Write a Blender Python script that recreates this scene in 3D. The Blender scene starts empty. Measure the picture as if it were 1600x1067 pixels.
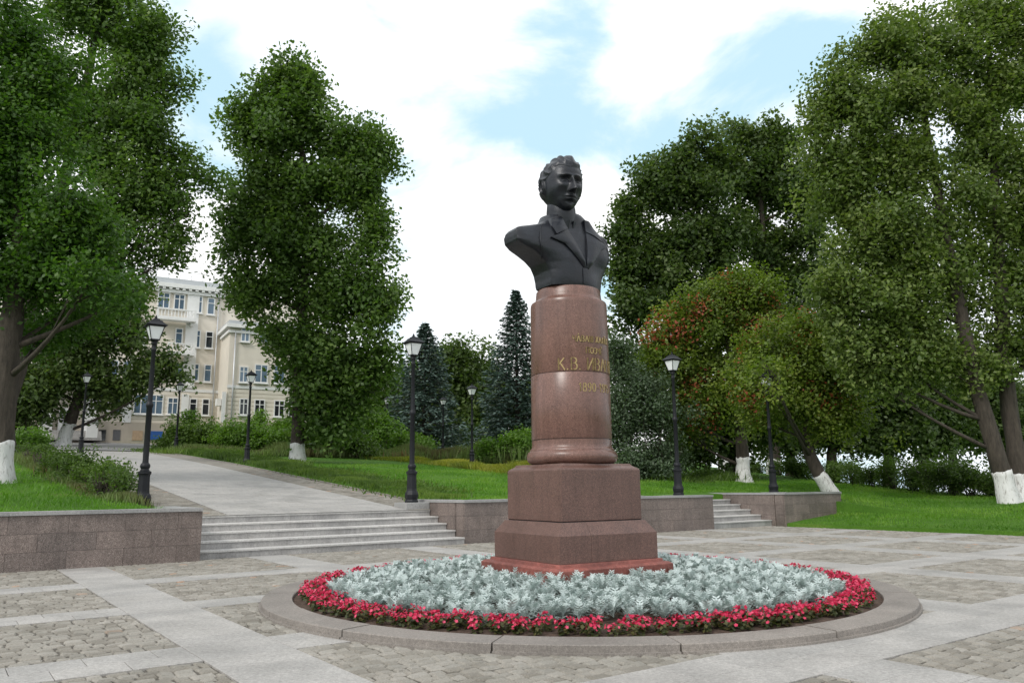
import bpy, math, random
import numpy as np
from mathutils import Matrix, Vector, noise as mnoise
PI=math.pi; R=math.radians
random.seed(7); RNG=np.random.default_rng(7)
S=bpy.context.scene; COL=S.collection
# ------------------------------------------------------------------ camera
F_PX=1227.4; PITCH=R(10.4855); ROLL=R(.597); EYE=np.array([0,0,1.6])
_fw=np.array([0,math.cos(PITCH),math.sin(PITCH)]); _rt=np.array([1.,0,0]); _dn=np.cross(_fw,_rt)
_r2=math.cos(ROLL)*_rt+math.sin(ROLL)*_dn; _d2=-math.sin(ROLL)*_rt+math.cos(ROLL)*_dn
cd=bpy.data.cameras.new('camera'); cam=bpy.data.objects.new('camera',cd); COL.objects.link(cam)
M4=Matrix(((_r2[0],-_d2[0],-_fw[0],0),(_r2[1],-_d2[1],-_fw[1],0),(_r2[2],-_d2[2],-_fw[2],1.6),(0,0,0,1)))
cam.matrix_world=M4
cd.sensor_width=36; cd.lens=F_PX/1600*36; cd.clip_end=3000; cd.clip_start=.1
S.camera=cam
# ------------------------------------------------------------------ world, sun, exposure
SUN_AZ=R(-146); SUN_EL=R(42)      # azimuth measured clockwise from +Y; the light comes from the left, a little behind the camera
w=bpy.data.worlds.new('World'); S.world=w; w.use_nodes=True
def sky_nodes():
    nt=w.node_tree; nt.nodes.clear(); N=nt.nodes.new; L=nt.links.new
    out=N('ShaderNodeOutputWorld'); bg=N('ShaderNodeBackground'); bg.inputs[1].default_value=.1
    sk=N('ShaderNodeTexSky'); sk.sky_type='NISHITA'; sk.sun_disc=False; sk.sun_elevation=SUN_EL; sk.sun_rotation=SUN_AZ
    sk.air_density=1.0; sk.dust_density=1.2
    tc=N('ShaderNodeTexCoord')
    mp=N('ShaderNodeMapping'); mp.inputs['Scale'].default_value=(1,1,1.9); mp.inputs['Location'].default_value=(.35,.1,.0)
    L(tc.outputs['Generated'],mp.inputs[0])
    n1=N('ShaderNodeTexNoise'); n1.inputs['Scale'].default_value=3.4; n1.inputs['Detail'].default_value=8; n1.inputs['Roughness'].default_value=.58; n1.inputs['Distortion'].default_value=.35
    L(mp.outputs[0],n1.inputs[0])
    # openings in the cloud cover: three soft directions where the blue shows
    def hole(px,py,rad,amt):
        d=_r2*((px-800)/F_PX)+_d2*((py-533.5)/F_PX)+_fw; d=d/np.linalg.norm(d)
        vm=N('ShaderNodeVectorMath'); vm.operation='DISTANCE'; vm.inputs[1].default_value=tuple(d); L(tc.outputs['Generated'],vm.inputs[0])
        mr=N('ShaderNodeMapRange'); mr.interpolation_type='SMOOTHSTEP'; mr.inputs[1].default_value=0; mr.inputs[2].default_value=rad; mr.inputs[3].default_value=amt; mr.inputs[4].default_value=0
        L(vm.outputs['Value'],mr.inputs[0]); return mr.outputs[0]
    acc=None
    for h in ((910,15,.11,.14),(850,150,.12,.12),(980,210,.13,.12),(1010,105,.09,-.16),(1160,50,.09,.10),(1090,180,.12,.12),(1220,120,.12,.12),(315,60,.12,.2),(330,200,.12,.2),(600,300,.13,.08),(870,230,.1,.08),(960,445,.12,.12),(620,500,.14,.09),(1270,60,.08,.12)):
        o=hole(*h)
        if acc is None: acc=o
        else:
            a=N('ShaderNodeMath'); a.operation='ADD'; L(acc,a.inputs[0]); L(o,a.inputs[1]); acc=a.outputs[0]
    sb=N('ShaderNodeMath'); sb.operation='SUBTRACT'; L(n1.outputs['Fac'],sb.inputs[0]); L(acc,sb.inputs[1])
    cr=N('ShaderNodeMapRange'); cr.interpolation_type='SMOOTHSTEP'; cr.inputs[1].default_value=.27; cr.inputs[2].default_value=.49
    L(sb.outputs[0],cr.inputs[0])
    # cloud brightness with soft grey undersides
    n2=N('ShaderNodeTexNoise'); n2.inputs['Scale'].default_value=3.1; n2.inputs['Detail'].default_value=5; L(mp.outputs[0],n2.inputs[0])
    cc=N('ShaderNodeValToRGB'); cc.color_ramp.elements[0].position=.3; cc.color_ramp.elements[0].color=(.82,.88,.95,1); cc.color_ramp.elements[1].position=.62; cc.color_ramp.elements[1].color=(1,1,1,1)
    L(n2.outputs['Fac'],cc.inputs[0])
    cm=N('ShaderNodeVectorMath'); cm.operation='SCALE'; cm.inputs['Scale'].default_value=12.5; L(cc.outputs[0],cm.inputs[0])
    skb=N('ShaderNodeVectorMath'); skb.operation='SCALE'; skb.inputs['Scale'].default_value=1.0; L(sk.outputs[0],skb.inputs[0])
    haze=N('ShaderNodeMix'); haze.data_type='RGBA'; haze.inputs[0].default_value=.75; haze.inputs[7].default_value=(7.1,10.2,11.6,1); L(skb.outputs[0],haze.inputs[6])
    mx=N('ShaderNodeMix'); mx.data_type='RGBA'; L(cr.outputs[0],mx.inputs[0]); L(haze.outputs[2],mx.inputs[6]); L(cm.outputs[0],mx.inputs[7])
    L(mx.outputs[2],bg.inputs[0]); L(bg.outputs[0],out.inputs[0])
sky_nodes()
sl=bpy.data.lights.new('sun','SUN'); sl.energy=2.0; sl.angle=R(13); sl.color=(1,.96,.9)
so=bpy.data.objects.new('sun',sl); COL.objects.link(so)
sd=Vector((math.sin(SUN_AZ)*math.cos(SUN_EL),math.cos(SUN_AZ)*math.cos(SUN_EL),math.sin(SUN_EL)))
so.rotation_euler=sd.to_track_quat('Z','Y').to_euler()
S.view_settings.view_transform='Standard'; S.view_settings.look='None'; S.view_settings.exposure=.08; S.view_settings.gamma=1; S.view_settings.use_curve_mapping=False
S.render.engine='CYCLES'; S.cycles.max_bounces=6; S.cycles.transparent_max_bounces=4; S.cycles.use_denoising=True
# ------------------------------------------------------------------ placing helpers
def ray(px,py): return _r2*((px-800)/F_PX)+_d2*((py-533.5)/F_PX)+_fw
def at(px,py,Y):                       # the point at forward distance Y metres seen in that direction
    d=ray(px,py); return EYE+d*(Y/d[1])
def on(px,py,z):                       # the point at height z
    d=ray(px,py); return EYE+d*((z-1.6)/d[2])
GA=R(36); CU,SU=math.cos(GA),math.sin(GA)     # the square's grid: u along the steps, v up the hill
def XY(u,v): return (u*CU-v*SU,u*SU+v*CU)
def UV(x,y): return (x*CU+y*SU,-x*SU+y*CU)
def sstep(x,a,b):
    t=np.clip((np.asarray(x,float)-a)/(b-a),0,1); return t*t*(3-2*t)
PED=(.931,12.557); BED=(1.0,12.65)
def ground_h(u,v):
    u=np.asarray(u,float); v=np.asarray(v,float)
    zg=1.13+.08*(np.minimum(v,96)-21.5)+.0*u
    zr=np.clip(.083*(u-26.62),-.3,1.1)
    tw=np.where(u<31,(v>19.5)*1.0,sstep(v,12,22))
    z=zr*(1-tw)+zg*tw
    hu=39.4+(v-15.9)*.5
    hu=np.where(v>60,61.5+(v-60)*1.1,hu)
    z=z-np.clip(u-hu-7,0,60)*.30-.06*np.clip(u-hu,0,7)
    inpl=(u<26.62)&(v<19.9)
    z=np.where(inpl,-.2,z)
    z=np.where((u>4.9)&(u<12.7)&(v<22.1),-.2,z)
    z=np.where((u>23.5)&(u<27.5)&(v<22.5),-.2,z)
    # the paved walk lies in a shallow cut above the steps
    wp=sstep(u,4.4,5.0)*(1-sstep(u,13.1,13.8))*(v>19.5)
    z=np.where(wp>0,z*(1-wp)+(np.minimum(path_h(v),z)-.06)*wp,z)
    return z
def path_h(v): 
    v=np.asarray(v,float); return np.minimum(.935+.09*(v-21.75),1.13+.08*(v-21.5)+.012)
def gz(x,y):
    u,v=UV(x,y); return float(ground_h(u,v))
# ------------------------------------------------------------------ object helpers
def tag(o,label=None,cat=None,group=None,kind=None):
    if label:o['label']=label
    if cat:o['category']=cat
    if group:o['group']=group
    if kind:o['kind']=kind
    return o
def empty(name,loc,rz=0):
    o=bpy.data.objects.new(name,None); COL.objects.link(o); o.location=loc; o.rotation_euler=(0,0,rz); o.empty_display_size=.2; return o
def link(name,me,parent=None,loc=None,rz=0):
    o=bpy.data.objects.new(name,me); COL.objects.link(o)
    if parent: o.parent=parent
    if loc is not None: o.location=loc
    if rz: o.rotation_euler=(0,0,rz)
    return o
class MB:
    def __init__(s): s.v=[]; s.f=[]; s.t=[]; s.sm=[]
    def add(s,v,f,tint=0.,smooth=False):
        n=len(s.v); s.v.extend([tuple(map(float,p)) for p in v]); s.f.extend([tuple(i+n for i in q) for q in f]); s.t.extend([tint]*len(v)); s.sm.extend([smooth]*len(f))
    def box(s,x0,x1,y0,y1,z0,z1,tint=0.):
        s.add([(x0,y0,z0),(x1,y0,z0),(x1,y1,z0),(x0,y1,z0),(x0,y0,z1),(x1,y0,z1),(x1,y1,z1),(x0,y1,z1)],
              [(0,3,2,1),(4,5,6,7),(0,1,5,4),(1,2,6,5),(2,3,7,6),(3,0,4,7)],tint)
    def bbox(s,x0,x1,y0,y1,z0,z1,b=.012,tint=0.,j=0.):   # box with a chamfered top (and slight irregularity)
        r=lambda a:a+(random.uniform(-j,j) if j else 0)
        lo=[(r(x0),r(y0)),(r(x1),r(y0)),(r(x1),r(y1)),(r(x0),r(y1))]
        cx,cy=(x0+x1)/2,(y0+y1)/2
        tx,ty=random.uniform(-1,1)*j*.35,random.uniform(-1,1)*j*.35
        v=[(x,y,z0) for x,y in lo]+[(x,y,z1-b) for x,y in lo]
        v+=[(x-b*1.2*np.sign(x-cx),y-b*1.2*np.sign(y-cy),z1+tx*np.sign(x-cx)+ty*np.sign(y-cy)) for x,y in lo]
        s.add(v,[(0,1,5,4),(1,2,6,5),(2,3,7,6),(3,0,4,7),(4,5,9,8),(5,6,10,9),(6,7,11,10),(7,4,8,11),(8,9,10,11)],tint)
    def lathe(s,prof,n=32,cx=0,cy=0,a0=0,smooth=True,cap=True):
        v=[];f=[]
        for r,z in prof:
            for k in range(n):
                a=a0+2*PI*k/n; v.append((cx+r*math.cos(a),cy+r*math.sin(a),z))
        for i in range(len(prof)-1):
            for k in range(n):
                f.append((i*n+k,i*n+(k+1)%n,(i+1)*n+(k+1)%n,(i+1)*n+k))
        if cap:
            f.append(tuple(range(n))[::-1]); f.append(tuple((len(prof)-1)*n+k for k in range(n)))
        s.add(v,f,0,smooth)
    def tube(s,path,rad,n=8,smooth=True,rough=0.):
        path=[Vector(p) for p in path]; v=[];f=[]; ref=Vector((0,1,.1))
        for i,p in enumerate(path):
            t=(path[min(i+1,len(path)-1)]-path[max(i-1,0)]).normalized()
            a=t.cross(ref)
            if a.length<.05: a=t.cross(Vector((1,0,0)))
            a.normalize(); b=t.cross(a)
            r=rad[i] if hasattr(rad,'__len__') else rad
            for k in range(n):
                g=2*PI*k/n; rr=r*(1+(rough*mnoise.noise(p*.9+Vector((math.cos(g),math.sin(g),0))*1.3) if rough else 0))
                v.append(p+(a*math.cos(g)+b*math.sin(g))*rr)
        for i in range(len(path)-1):
            for k in range(n): f.append((i*n+k,i*n+(k+1)%n,(i+1)*n+(k+1)%n,(i+1)*n+k))
        f.append(tuple(range(n))[::-1]); f.append(tuple((len(path)-1)*n+k for k in range(n)))
        s.add(v,f,0,smooth)
    def prism(s,poly,z0,z1,tint=0.):
        n=len(poly); s.add([(x,y,z0) for x,y in poly]+[(x,y,z1) for x,y in poly],
            [tuple(range(n))[::-1],tuple(range(n,2*n))]+[(i,(i+1)%n,n+(i+1)%n,n+i) for i in range(n)],tint)
    def mesh(s,name,mat):
        me=bpy.data.meshes.new(name); me.from_pydata(s.v,[],s.f)
        if any(s.sm): me.polygons.foreach_set('use_smooth',s.sm)
        if any(s.t):
            at_=me.attributes.new('tint','FLOAT','POINT'); at_.data.foreach_set('value',s.t)
        if mat: me.materials.append(mat)
        me.update(); return me
    def build(s,name,mat,parent=None,loc=None,rz=0): return link(name,s.mesh(name,mat),parent,loc,rz)
def smooth_auto(o,ang=35):
    me=o.data; me.polygons.foreach_set('use_smooth',[True]*len(me.polygons)); me.set_sharp_from_angle(angle=R(ang))
# ------------------------------------------------------------------ materials
def mat_new(name):
    m=bpy.data.materials.new(name); m.use_nodes=True; nt=m.node_tree; nt.nodes.clear()
    N=nt.nodes.new; L=nt.links.new; o=N('ShaderNodeOutputMaterial'); b=N('ShaderNodeBsdfPrincipled'); L(b.outputs[0],o.inputs[0])
    return m,nt,N,L,b,o
def ramp(N,L,src,stops):
    r=N('ShaderNodeValToRGB'); e=r.color_ramp.elements
    while len(e)<len(stops): e.new(.5)
    for i,(p,c) in enumerate(stops): e[i].position=p; e[i].color=(c[0],c[1],c[2],1)
    L(src,r.inputs[0]); return r.outputs[0]
def noise_(N,L,vec,scale,detail=3,rough=.55,dist=0):
    n=N('ShaderNodeTexNoise'); n.inputs['Scale'].default_value=scale; n.inputs['Detail'].default_value=detail; n.inputs['Roughness'].default_value=rough; n.inputs['Distortion'].default_value=dist
    if vec is not None: L(vec,n.inputs['Vector'])
    return n.outputs['Fac']
def mixc(N,L,fac,a,b,mode='MIX'):
    m=N('ShaderNodeMix'); m.data_type='RGBA'; m.blend_type=mode
    for i,x in ((0,fac),(6,a),(7,b)):
        if hasattr(x,'links') or hasattr(x,'is_linked'): L(x,m.inputs[i])
        elif i==0: m.inputs[0].default_value=x
        else: m.inputs[i].default_value=(x[0],x[1],x[2],1)
    return m.outputs[2]
def math_(N,L,op,a,b=0.,clamp=False):
    m=N('ShaderNodeMath'); m.operation=op; m.use_clamp=clamp
    for i,x in ((0,a),(1,b)):
        if hasattr(x,'is_linked'): L(x,m.inputs[i])
        else: m.inputs[i].default_value=x
    return m.outputs[0]
def bump(N,L,b,h,strength,dist=.02):
    n=N('ShaderNodeBump'); n.inputs['Strength'].default_value=strength; n.inputs['Distance'].default_value=dist; L(h,n.inputs['Height']); L(n.outputs[0],b.inputs['Normal'])
def tintval(N,L):      # per piece random number: its own object number plus the tint stored on joined pieces
    oi=N('ShaderNodeObjectInfo'); a=N('ShaderNodeAttribute'); a.attribute_name='tint'
    s_=math_(N,L,'ADD',oi.outputs['Random'],a.outputs['Fac']); return math_(N,L,'FRACT',s_)
def simple(name,col,rough=.6,metal=0,var=.15,scale=6,bmp=0,spec=.5,bscale=40):
    m,nt,N,L,b,o=mat_new(name); tc=N('ShaderNodeNewGeometry')
    n=noise_(N,L,tc.outputs['Position'],scale,5)
    c=ramp(N,L,n,((.3,[x*(1-var) for x in col]),(.7,[min(1,x*(1+var)) for x in col])))
    L(c,b.inputs['Base Color']); b.inputs['Roughness'].default_value=rough; b.inputs['Metallic'].default_value=metal; b.inputs['Specular IOR Level'].default_value=spec
    if bmp: bump(N,L,b,noise_(N,L,tc.outputs['Position'],bscale,4),bmp)
    return m
def granite(name,stops,scale=110,rough=.5,piece=.12,stain=.25,streak=0.,spec=.5,coord='Position'):
    m,nt,N,L,b,o=mat_new(name); g=N('ShaderNodeNewGeometry'); P=g.outputs['Position']
    n=noise_(N,L,P,scale,2,.8); c=ramp(N,L,n,stops)
    n3=noise_(N,L,P,scale*.27,2,.7); c=mixc(N,L,.5,c,ramp(N,L,n3,((.35,(.35,.35,.35)),(.65,(.65,.65,.65)))),'OVERLAY')
    t=tintval(N,L); tt=ramp(N,L,t,((0,[1-piece]*3),(1,[1+piece*.4,1+piece*.3,1+piece*.2])))
    c=mixc(N,L,1.,c,tt,'MULTIPLY')
    n2=noise_(N,L,P,1.1,6,.65,.4); st=ramp(N,L,n2,((.35,[1-stain]*3),(.6,(1,1,1)))); c=mixc(N,L,1.,c,st,'MULTIPLY')
    if streak:
        mp=N('ShaderNodeMapping'); mp.inputs['Scale'].default_value=(5,5,.35); L(P,mp.inputs[0])
        n4=noise_(N,L,mp.outputs[0],1.6,4,.6); c=mixc(N,L,1.,c,ramp(N,L,n4,((.38,[1-streak]*3),(.55,(1,1,1)),(.72,(1,1,1)),(.8,(1.15,1.15,1.15)))),'MULTIPLY')
    L(c,b.inputs['Base Color']); b.inputs['Specular IOR Level'].default_value=spec
    rr=ramp(N,L,n2,((.3,[rough-.12]*3),(.7,[rough+.12]*3))); L(rr,b.inputs['Roughness'])
    bump(N,L,b,noise_(N,L,P,scale*.5,3),.12,.004)
    return m
M={}
M['red_granite']=granite('red_granite',((.3,(.062,.03,.024)),(.5,(.178,.092,.072)),(.7,(.32,.185,.15))),120,.34,.05,.22,.18)
M['red_plinth']=granite('red_plinth_granite',((.3,(.048,.025,.02)),(.5,(.13,.068,.054)),(.72,(.25,.155,.128))),110,.42,.04,.2,.12)
M['slab_red']=granite('painted_red_slab',((.3,(.22,.06,.045)),(.6,(.3,.1,.08)),(.8,(.36,.17,.14))),40,.6,.05,.5,.0)
M['kerb']=granite('pink_grey_kerb_granite',((.3,(.15,.132,.118)),(.5,(.235,.212,.19)),(.7,(.33,.302,.275))),110,.7,.1,.25)
M['wall']=granite('brown_speckled_granite',((.32,(.06,.045,.04)),(.5,(.19,.15,.132)),(.62,(.32,.265,.24)),(.75,(.52,.46,.43))),70,.5,.16,.3,.15)
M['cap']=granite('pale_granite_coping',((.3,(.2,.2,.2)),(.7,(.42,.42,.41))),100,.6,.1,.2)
M['step']=granite('grey_step_granite',((.3,(.30,.29,.28)),(.5,(.40,.39,.38)),(.7,(.5,.49,.475))),100,.65,.1,.3,.14)
M['tread']=granite('pale_dusty_skylit_tread_granite',((.3,(.40,.39,.37)),(.5,(.50,.49,.47)),(.7,(.58,.57,.55))),90,.6,.06,.12)  # dusty step stone; sky light on the up-facing tops is painted in as paler colour
M['paver']=granite('pale_grey_granite_paving',((.3,(.27,.26,.245)),(.5,(.365,.352,.335)),(.7,(.45,.44,.42))),90,.65,.10,.2)
def mat_cobble():
    m,nt,N,L,b,o=mat_new('split_cobblestone'); g=N('ShaderNodeNewGeometry'); P=g.outputs['Position']
    t=tintval(N,L)
    base=ramp(N,L,t,((0,(.205,.188,.16)),(.35,(.255,.236,.204)),(.7,(.31,.29,.256)),(.988,(.26,.245,.215)),(.995,(.38,.24,.16)),(1,(.34,.26,.20))))
    n=noise_(N,L,P,60,4,.7); c=mixc(N,L,1,base,ramp(N,L,n,((.3,(.72,.72,.72)),(.7,(1.15,1.15,1.15)))),'MULTIPLY')
    n2=noise_(N,L,P,1.4,5,.6,.3); c=mixc(N,L,1,c,ramp(N,L,n2,((.35,(.8,.8,.78)),(.62,(1.05,1.05,1.05)))),'MULTIPLY')
    L(c,b.inputs['Base Color']); b.inputs['Roughness'].default_value=.85; bump(N,L,b,noise_(N,L,P,28,5,.7),.5,.012); return m
M['cobble']=mat_cobble()
M['joint']=simple('sandy_joint_bed',(.10,.09,.075),.95,0,.35,5,.4)
M['mortar']=simple('pale_mortar',(.42,.39,.36),.9,0,.1,3)
M['far_paving']=simple('far_paving',(.33,.31,.29),.85,0,.15,2.5,.3)
M['asphalt']=simple('grey_asphalt',(.2,.2,.2),.9,0,.15,2,.2)
M['soil']=simple('dark_bed_soil',(.075,.052,.04),.95,0,.45,14,.8,.2,30)
M['iron']=simple('black_painted_iron',(.008,.009,.012),.5,0,.2,8,.05,.3)
M['white_glass']=simple('frosted_lantern_glass',(.78,.8,.82),.3,0,.04,5)
M['white']=simple('white_render',(.74,.74,.73),.7,0,.06,1.5)
M['wall_beige']=simple('beige_render',(.68,.625,.54),.85,0,.07,.6,.05)
M['base_beige']=simple('dull_tan_socle_render',(.42,.37,.31),.85,0,.1,.8,.05)
M['roof']=simple('pale_metal_roof',(.5,.52,.54),.45,.3,.1,1)
M['pane']=simple('window_glass',(.10,.15,.21),.08,0,.4,.35,0,.8)
M['pane_dark']=simple('dark_window_glass',(.02,.022,.026),.08,0,.4,.35,0,.6)
M['blue']=simple('blue_board',(.02,.09,.32),.5,0,.1,3)
M['tan']=simple('tan_board',(.42,.3,.2),.8)
M['pipe']=simple('galvanised_downpipe',(.5,.51,.52),.4,.4,.08,2)
M['gold']=simple('worn_gold_leaf',(.34,.25,.11),.5,.3,.3,30)
def mat_bronze():
    m,nt,N,L,b,o=mat_new('dark_patinated_bronze'); g=N('ShaderNodeNewGeometry'); P=g.outputs['Position']
    n=noise_(N,L,P,3.5,6,.65); c=ramp(N,L,n,((.3,(.004,.0045,.007)),(.55,(.009,.011,.017)),(.72,(.022,.026,.034)),(.85,(.05,.056,.06))))
    L(c,b.inputs['Base Color']); b.inputs['Roughness'].default_value=.40; b.inputs['Metallic'].default_value=.2; b.inputs['Specular IOR Level'].default_value=.55
    bump(N,L,b,noise_(N,L,P,22,5,.6),.25,.02); return m
M['bronze']=mat_bronze()
def mat_bark(name,col,sc=9):
    m,nt,N,L,b,o=mat_new(name); g=N('ShaderNodeNewGeometry')
    mp=N('ShaderNodeMapping'); mp.inputs['Scale'].default_value=(1,1,.22); L(g.outputs['Position'],mp.inputs[0])
    n=noise_(N,L,mp.outputs[0],sc,7,.7); c=ramp(N,L,n,((.3,[x*.45 for x in col]),(.7,[x*1.35 for x in col])))
    L(c,b.inputs['Base Color']); b.inputs['Roughness'].default_value=.95; bump(N,L,b,n,.9,.06); return m
M['bark']=mat_bark('furrowed_brown_bark',(.06,.048,.038))
M['whitewash']=mat_bark('whitewashed_bark',(.62,.62,.62),12)
nt_=M['whitewash'].node_tree
for n_ in nt_.nodes:
    if n_.type=='VALTORGB': n_.color_ramp.elements[0].position=.33; n_.color_ramp.elements[0].color=(.22,.20,.18,1); n_.color_ramp.elements[1].position=.47; n_.color_ramp.elements[1].color=(.66,.66,.65,1)
def mat_leaf(name,c0,c1,c2,accent=None,acc_at=.9,trans=.38,rough=.5,tcol=None):
    m,nt,N,L,b,o=mat_new(name); a=N('ShaderNodeAttribute'); a.attribute_name='tint'
    st=[(0,c0),(.5,c1),(.88 if accent else 1,c2)]
    if accent: st+=[(acc_at,accent)]
    c=ramp(N,L,a.outputs['Fac'],st); L(c,b.inputs['Base Color']); b.inputs['Roughness'].default_value=rough; b.inputs['Specular IOR Level'].default_value=.35
    tr=N('ShaderNodeBsdfTranslucent'); tc_=mixc(N,L,1,c,tcol or (1.5,1.7,.7),'MULTIPLY'); L(tc_,tr.inputs[0])
    mx=N('ShaderNodeMixShader'); mx.inputs[0].default_value=trans; L(b.outputs[0],mx.inputs[1]); L(tr.outputs[0],mx.inputs[2]); L(mx.outputs[0],o.inputs[0]); return m
LF={}
LF['lime']=mat_leaf('lime_leaves',(.042,.082,.018),(.082,.145,.03),(.175,.245,.062))
LF['lime_dark']=mat_leaf('dark_lime_leaves',(.032,.06,.017),(.065,.105,.027),(.14,.18,.052),trans=.38)
LF['lime_yellow']=mat_leaf('flowering_lime_leaves',(.05,.088,.02),(.115,.165,.038),(.27,.31,.11))
LF['maple']=mat_leaf('maple_leaves',(.024,.06,.012),(.055,.12,.016),(.11,.19,.028),(.2,.07,.015),1.0)
LF['red']=mat_leaf('maple_leaves_with_red_keys',(.05,.085,.014),(.12,.175,.024),(.22,.26,.045),(.34,.085,.05),.97)
LF['grey']=mat_leaf('grey_green_leaves',(.05,.08,.04),(.085,.125,.07),(.14,.185,.115),trans=.25)
LF['bush']=mat_leaf('bright_bush_leaves',(.05,.10,.015),(.10,.19,.025),(.17,.27,.05))
LF['hedge']=mat_leaf('clipped_hedge_leaves',(.04,.075,.014),(.075,.13,.024),(.14,.21,.04))
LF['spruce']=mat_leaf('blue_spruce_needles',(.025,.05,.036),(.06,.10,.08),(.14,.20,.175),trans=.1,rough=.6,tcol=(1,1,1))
LF['weed']=mat_leaf('dry_weed_stems',(.12,.10,.05),(.12,.17,.05),(.17,.23,.08),(.2,.13,.07),1.0,trans=.25)
LF['grass']=mat_leaf('lawn_grass_blades',(.06,.15,.012),(.10,.225,.02),(.18,.30,.045),trans=.4)
LF['silver']=mat_leaf('silver_felt_leaves',(.13,.17,.155),(.36,.425,.41),(.60,.67,.665),trans=.15,rough=.8,tcol=(.9,1,.85))
LF['silver_low']=mat_leaf('green_grey_lower_leaves',(.10,.14,.09),(.17,.22,.15),(.25,.31,.24),trans=.2,rough=.8)
LF['begonia_leaf']=mat_leaf('bronze_green_begonia_leaves',(.03,.045,.015),(.06,.07,.025),(.11,.10,.035),trans=.3)
LF['petal']=mat_leaf('crimson_pink_petals',(.36,.006,.035),(.58,.02,.085),(.78,.12,.22),trans=.3,rough=.5,tcol=(1.2,.6,.7))
LF['yellow_weed']=mat_leaf('yellowing_weed_leaves',(.10,.13,.02),(.19,.21,.03),(.32,.30,.06))
# grass ground
def mat_lawn():
    m,nt,N,L,b,o=mat_new('lawn_ground'); g=N('ShaderNodeNewGeometry'); P=g.outputs['Position']
    n=noise_(N,L,P,.35,6,.6,.3); c=ramp(N,L,n,((.3,(.055,.14,.014)),(.55,(.085,.19,.02)),(.75,(.14,.22,.04))))
    n2=noise_(N,L,P,22,4,.8); c=mixc(N,L,1,c,ramp(N,L,n2,((.3,(.55,.6,.5)),(.7,(1.3,1.3,1.2)))),'MULTIPLY')
    L(c,b.inputs['Base Color']); b.inputs['Roughness'].default_value=.95; b.inputs['Specular IOR Level'].default_value=.2
    bump(N,L,b,noise_(N,L,P,30,4,.8),1,.06); return m
M['lawn']=mat_lawn()
# ------------------------------------------------------------------ ground sheet, walk, plaza bed
def ground():
    a=lambda lo,hi,st,far:np.unique(np.concatenate([-np.geomspace(-lo,far,14)[::-1],np.arange(lo,hi,st),np.geomspace(hi,far,14)]))
    us=np.unique(np.concatenate([a(-30,75,1.25,900),[4.4,4.6,4.8,4.89,4.91,5.0,12.69,12.71,13.1,13.3,13.5,13.8,23.49,23.51,26.6,26.64,27.0,27.49,27.51,30.99,31.01]]))
    vs=np.unique(np.concatenate([a(-10,115,1.25,900),[19.49,19.51,19.89,19.92,20.3,22.08,22.12,22.48,22.52]]))
    U,V=np.meshgrid(us,vs); Z=ground_h(U,V); X=U*CU-V*SU; Y=U*SU+V*CU
    bump_=np.array([0.03*math.sin(x*.7)*math.cos(y*.55) for x,y in zip(X.ravel(),Y.ravel())]).reshape(Z.shape); 
    inn=(U<27.5)&(V<20.5)
    wk=(U>3.8)&(U<14.5)
    Z=np.where(inn|wk,Z,Z+bump_)
    nu=len(us); vts=np.stack([X.ravel(),Y.ravel(),Z.ravel()],1)
    i=np.arange(len(vs)-1)[:,None]*nu+np.arange(nu-1)[None]; i=i.ravel(); f=np.stack([i,i+1,i+nu+1,i+nu],1)
    me=bpy.data.meshes.new('ground'); me.from_pydata(vts.tolist(),[],f.tolist()); me.materials.append(M['lawn']); me.polygons.foreach_set('use_smooth',[True]*len(me.polygons))
    tag(link('ground',me),kind='structure')
ground()
UB=[(-9.95,-8.95),(-5.9,-4.9),(-1.85,-.85),(2.25,3.15),(6.3,7.25),(10.4,11.35),(14.25,15.2),(18.35,19.3),(22.35,23.3)]
VB=[(-3.6,-2.6),(.3,1.2),(4.22,5.28),(8.15,9.0),(11.75,12.5),(15.33,16.15)]
U0,U1,V0,V1=-14,26.58,-6.5,19.72
plaza=tag(link('plaza',(lambda b:(b.prism([XY(U0,V0),XY(U1,V0),XY(U1,V1+.05),XY(U0,V1+.05)],-.12,-.014),b.mesh('plaza',M['joint']))[1])(MB())),kind='structure')
def spans(bands,lo,hi):
    out=[];p=lo
    for a,b in bands:
        if a>p: out.append((p,a,0))
        out.append((a,b,1)); p=b
    out.append((p,hi,0)); return out
cob=[];slb=[]
for (a,b,ku) in spans(UB,U0,U1):
    for (c,d,kv) in spans(VB,V0,V1):
        if d>18 or True:
            pass
        if not ku and not kv:
            nr=max(1,round((d-c)/.145)); 
            for i in range(nr):
                v0=c+(d-c)*i/nr; v1=c+(d-c)*(i+1)/nr; u=a-(random.random()*.1)
                while u<b-.03:
                    w_=random.uniform(.13,.215); cob.append((max(a,u),min(b,u+w_),v0,v1)); u+=w_
        else:
            lu,lv=((.92,.45) if ku and not kv else (.62,.43))
            nu=max(1,round((b-a)/lu)); nv=max(1,round((d-c)/lv))
            for j in range(nv):
                off=0 if j%2==0 or nu<3 else .5
                edges=[a]+[a+(b-a)*(k+off)/nu for k in range(0 if off else 1,nu)]+[b]
                edges=sorted(set(edges))
                for k in range(len(edges)-1): slb.append((edges[k],edges[k+1],c+(d-c)*j/nv,c+(d-c)*(j+1)/nv))
def visible(p):
    x,y=XY((p[0]+p[1])/2,(p[2]+p[3])/2)
    if y<3.0 or abs(x)>.85*y+4.5: return None
    if math.hypot(x-BED[0],y-BED[1])<4.35: return None
    return y if (y>5 and abs(x)<.72*y+1.2) else y+60      # the stones in the picture come first
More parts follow.
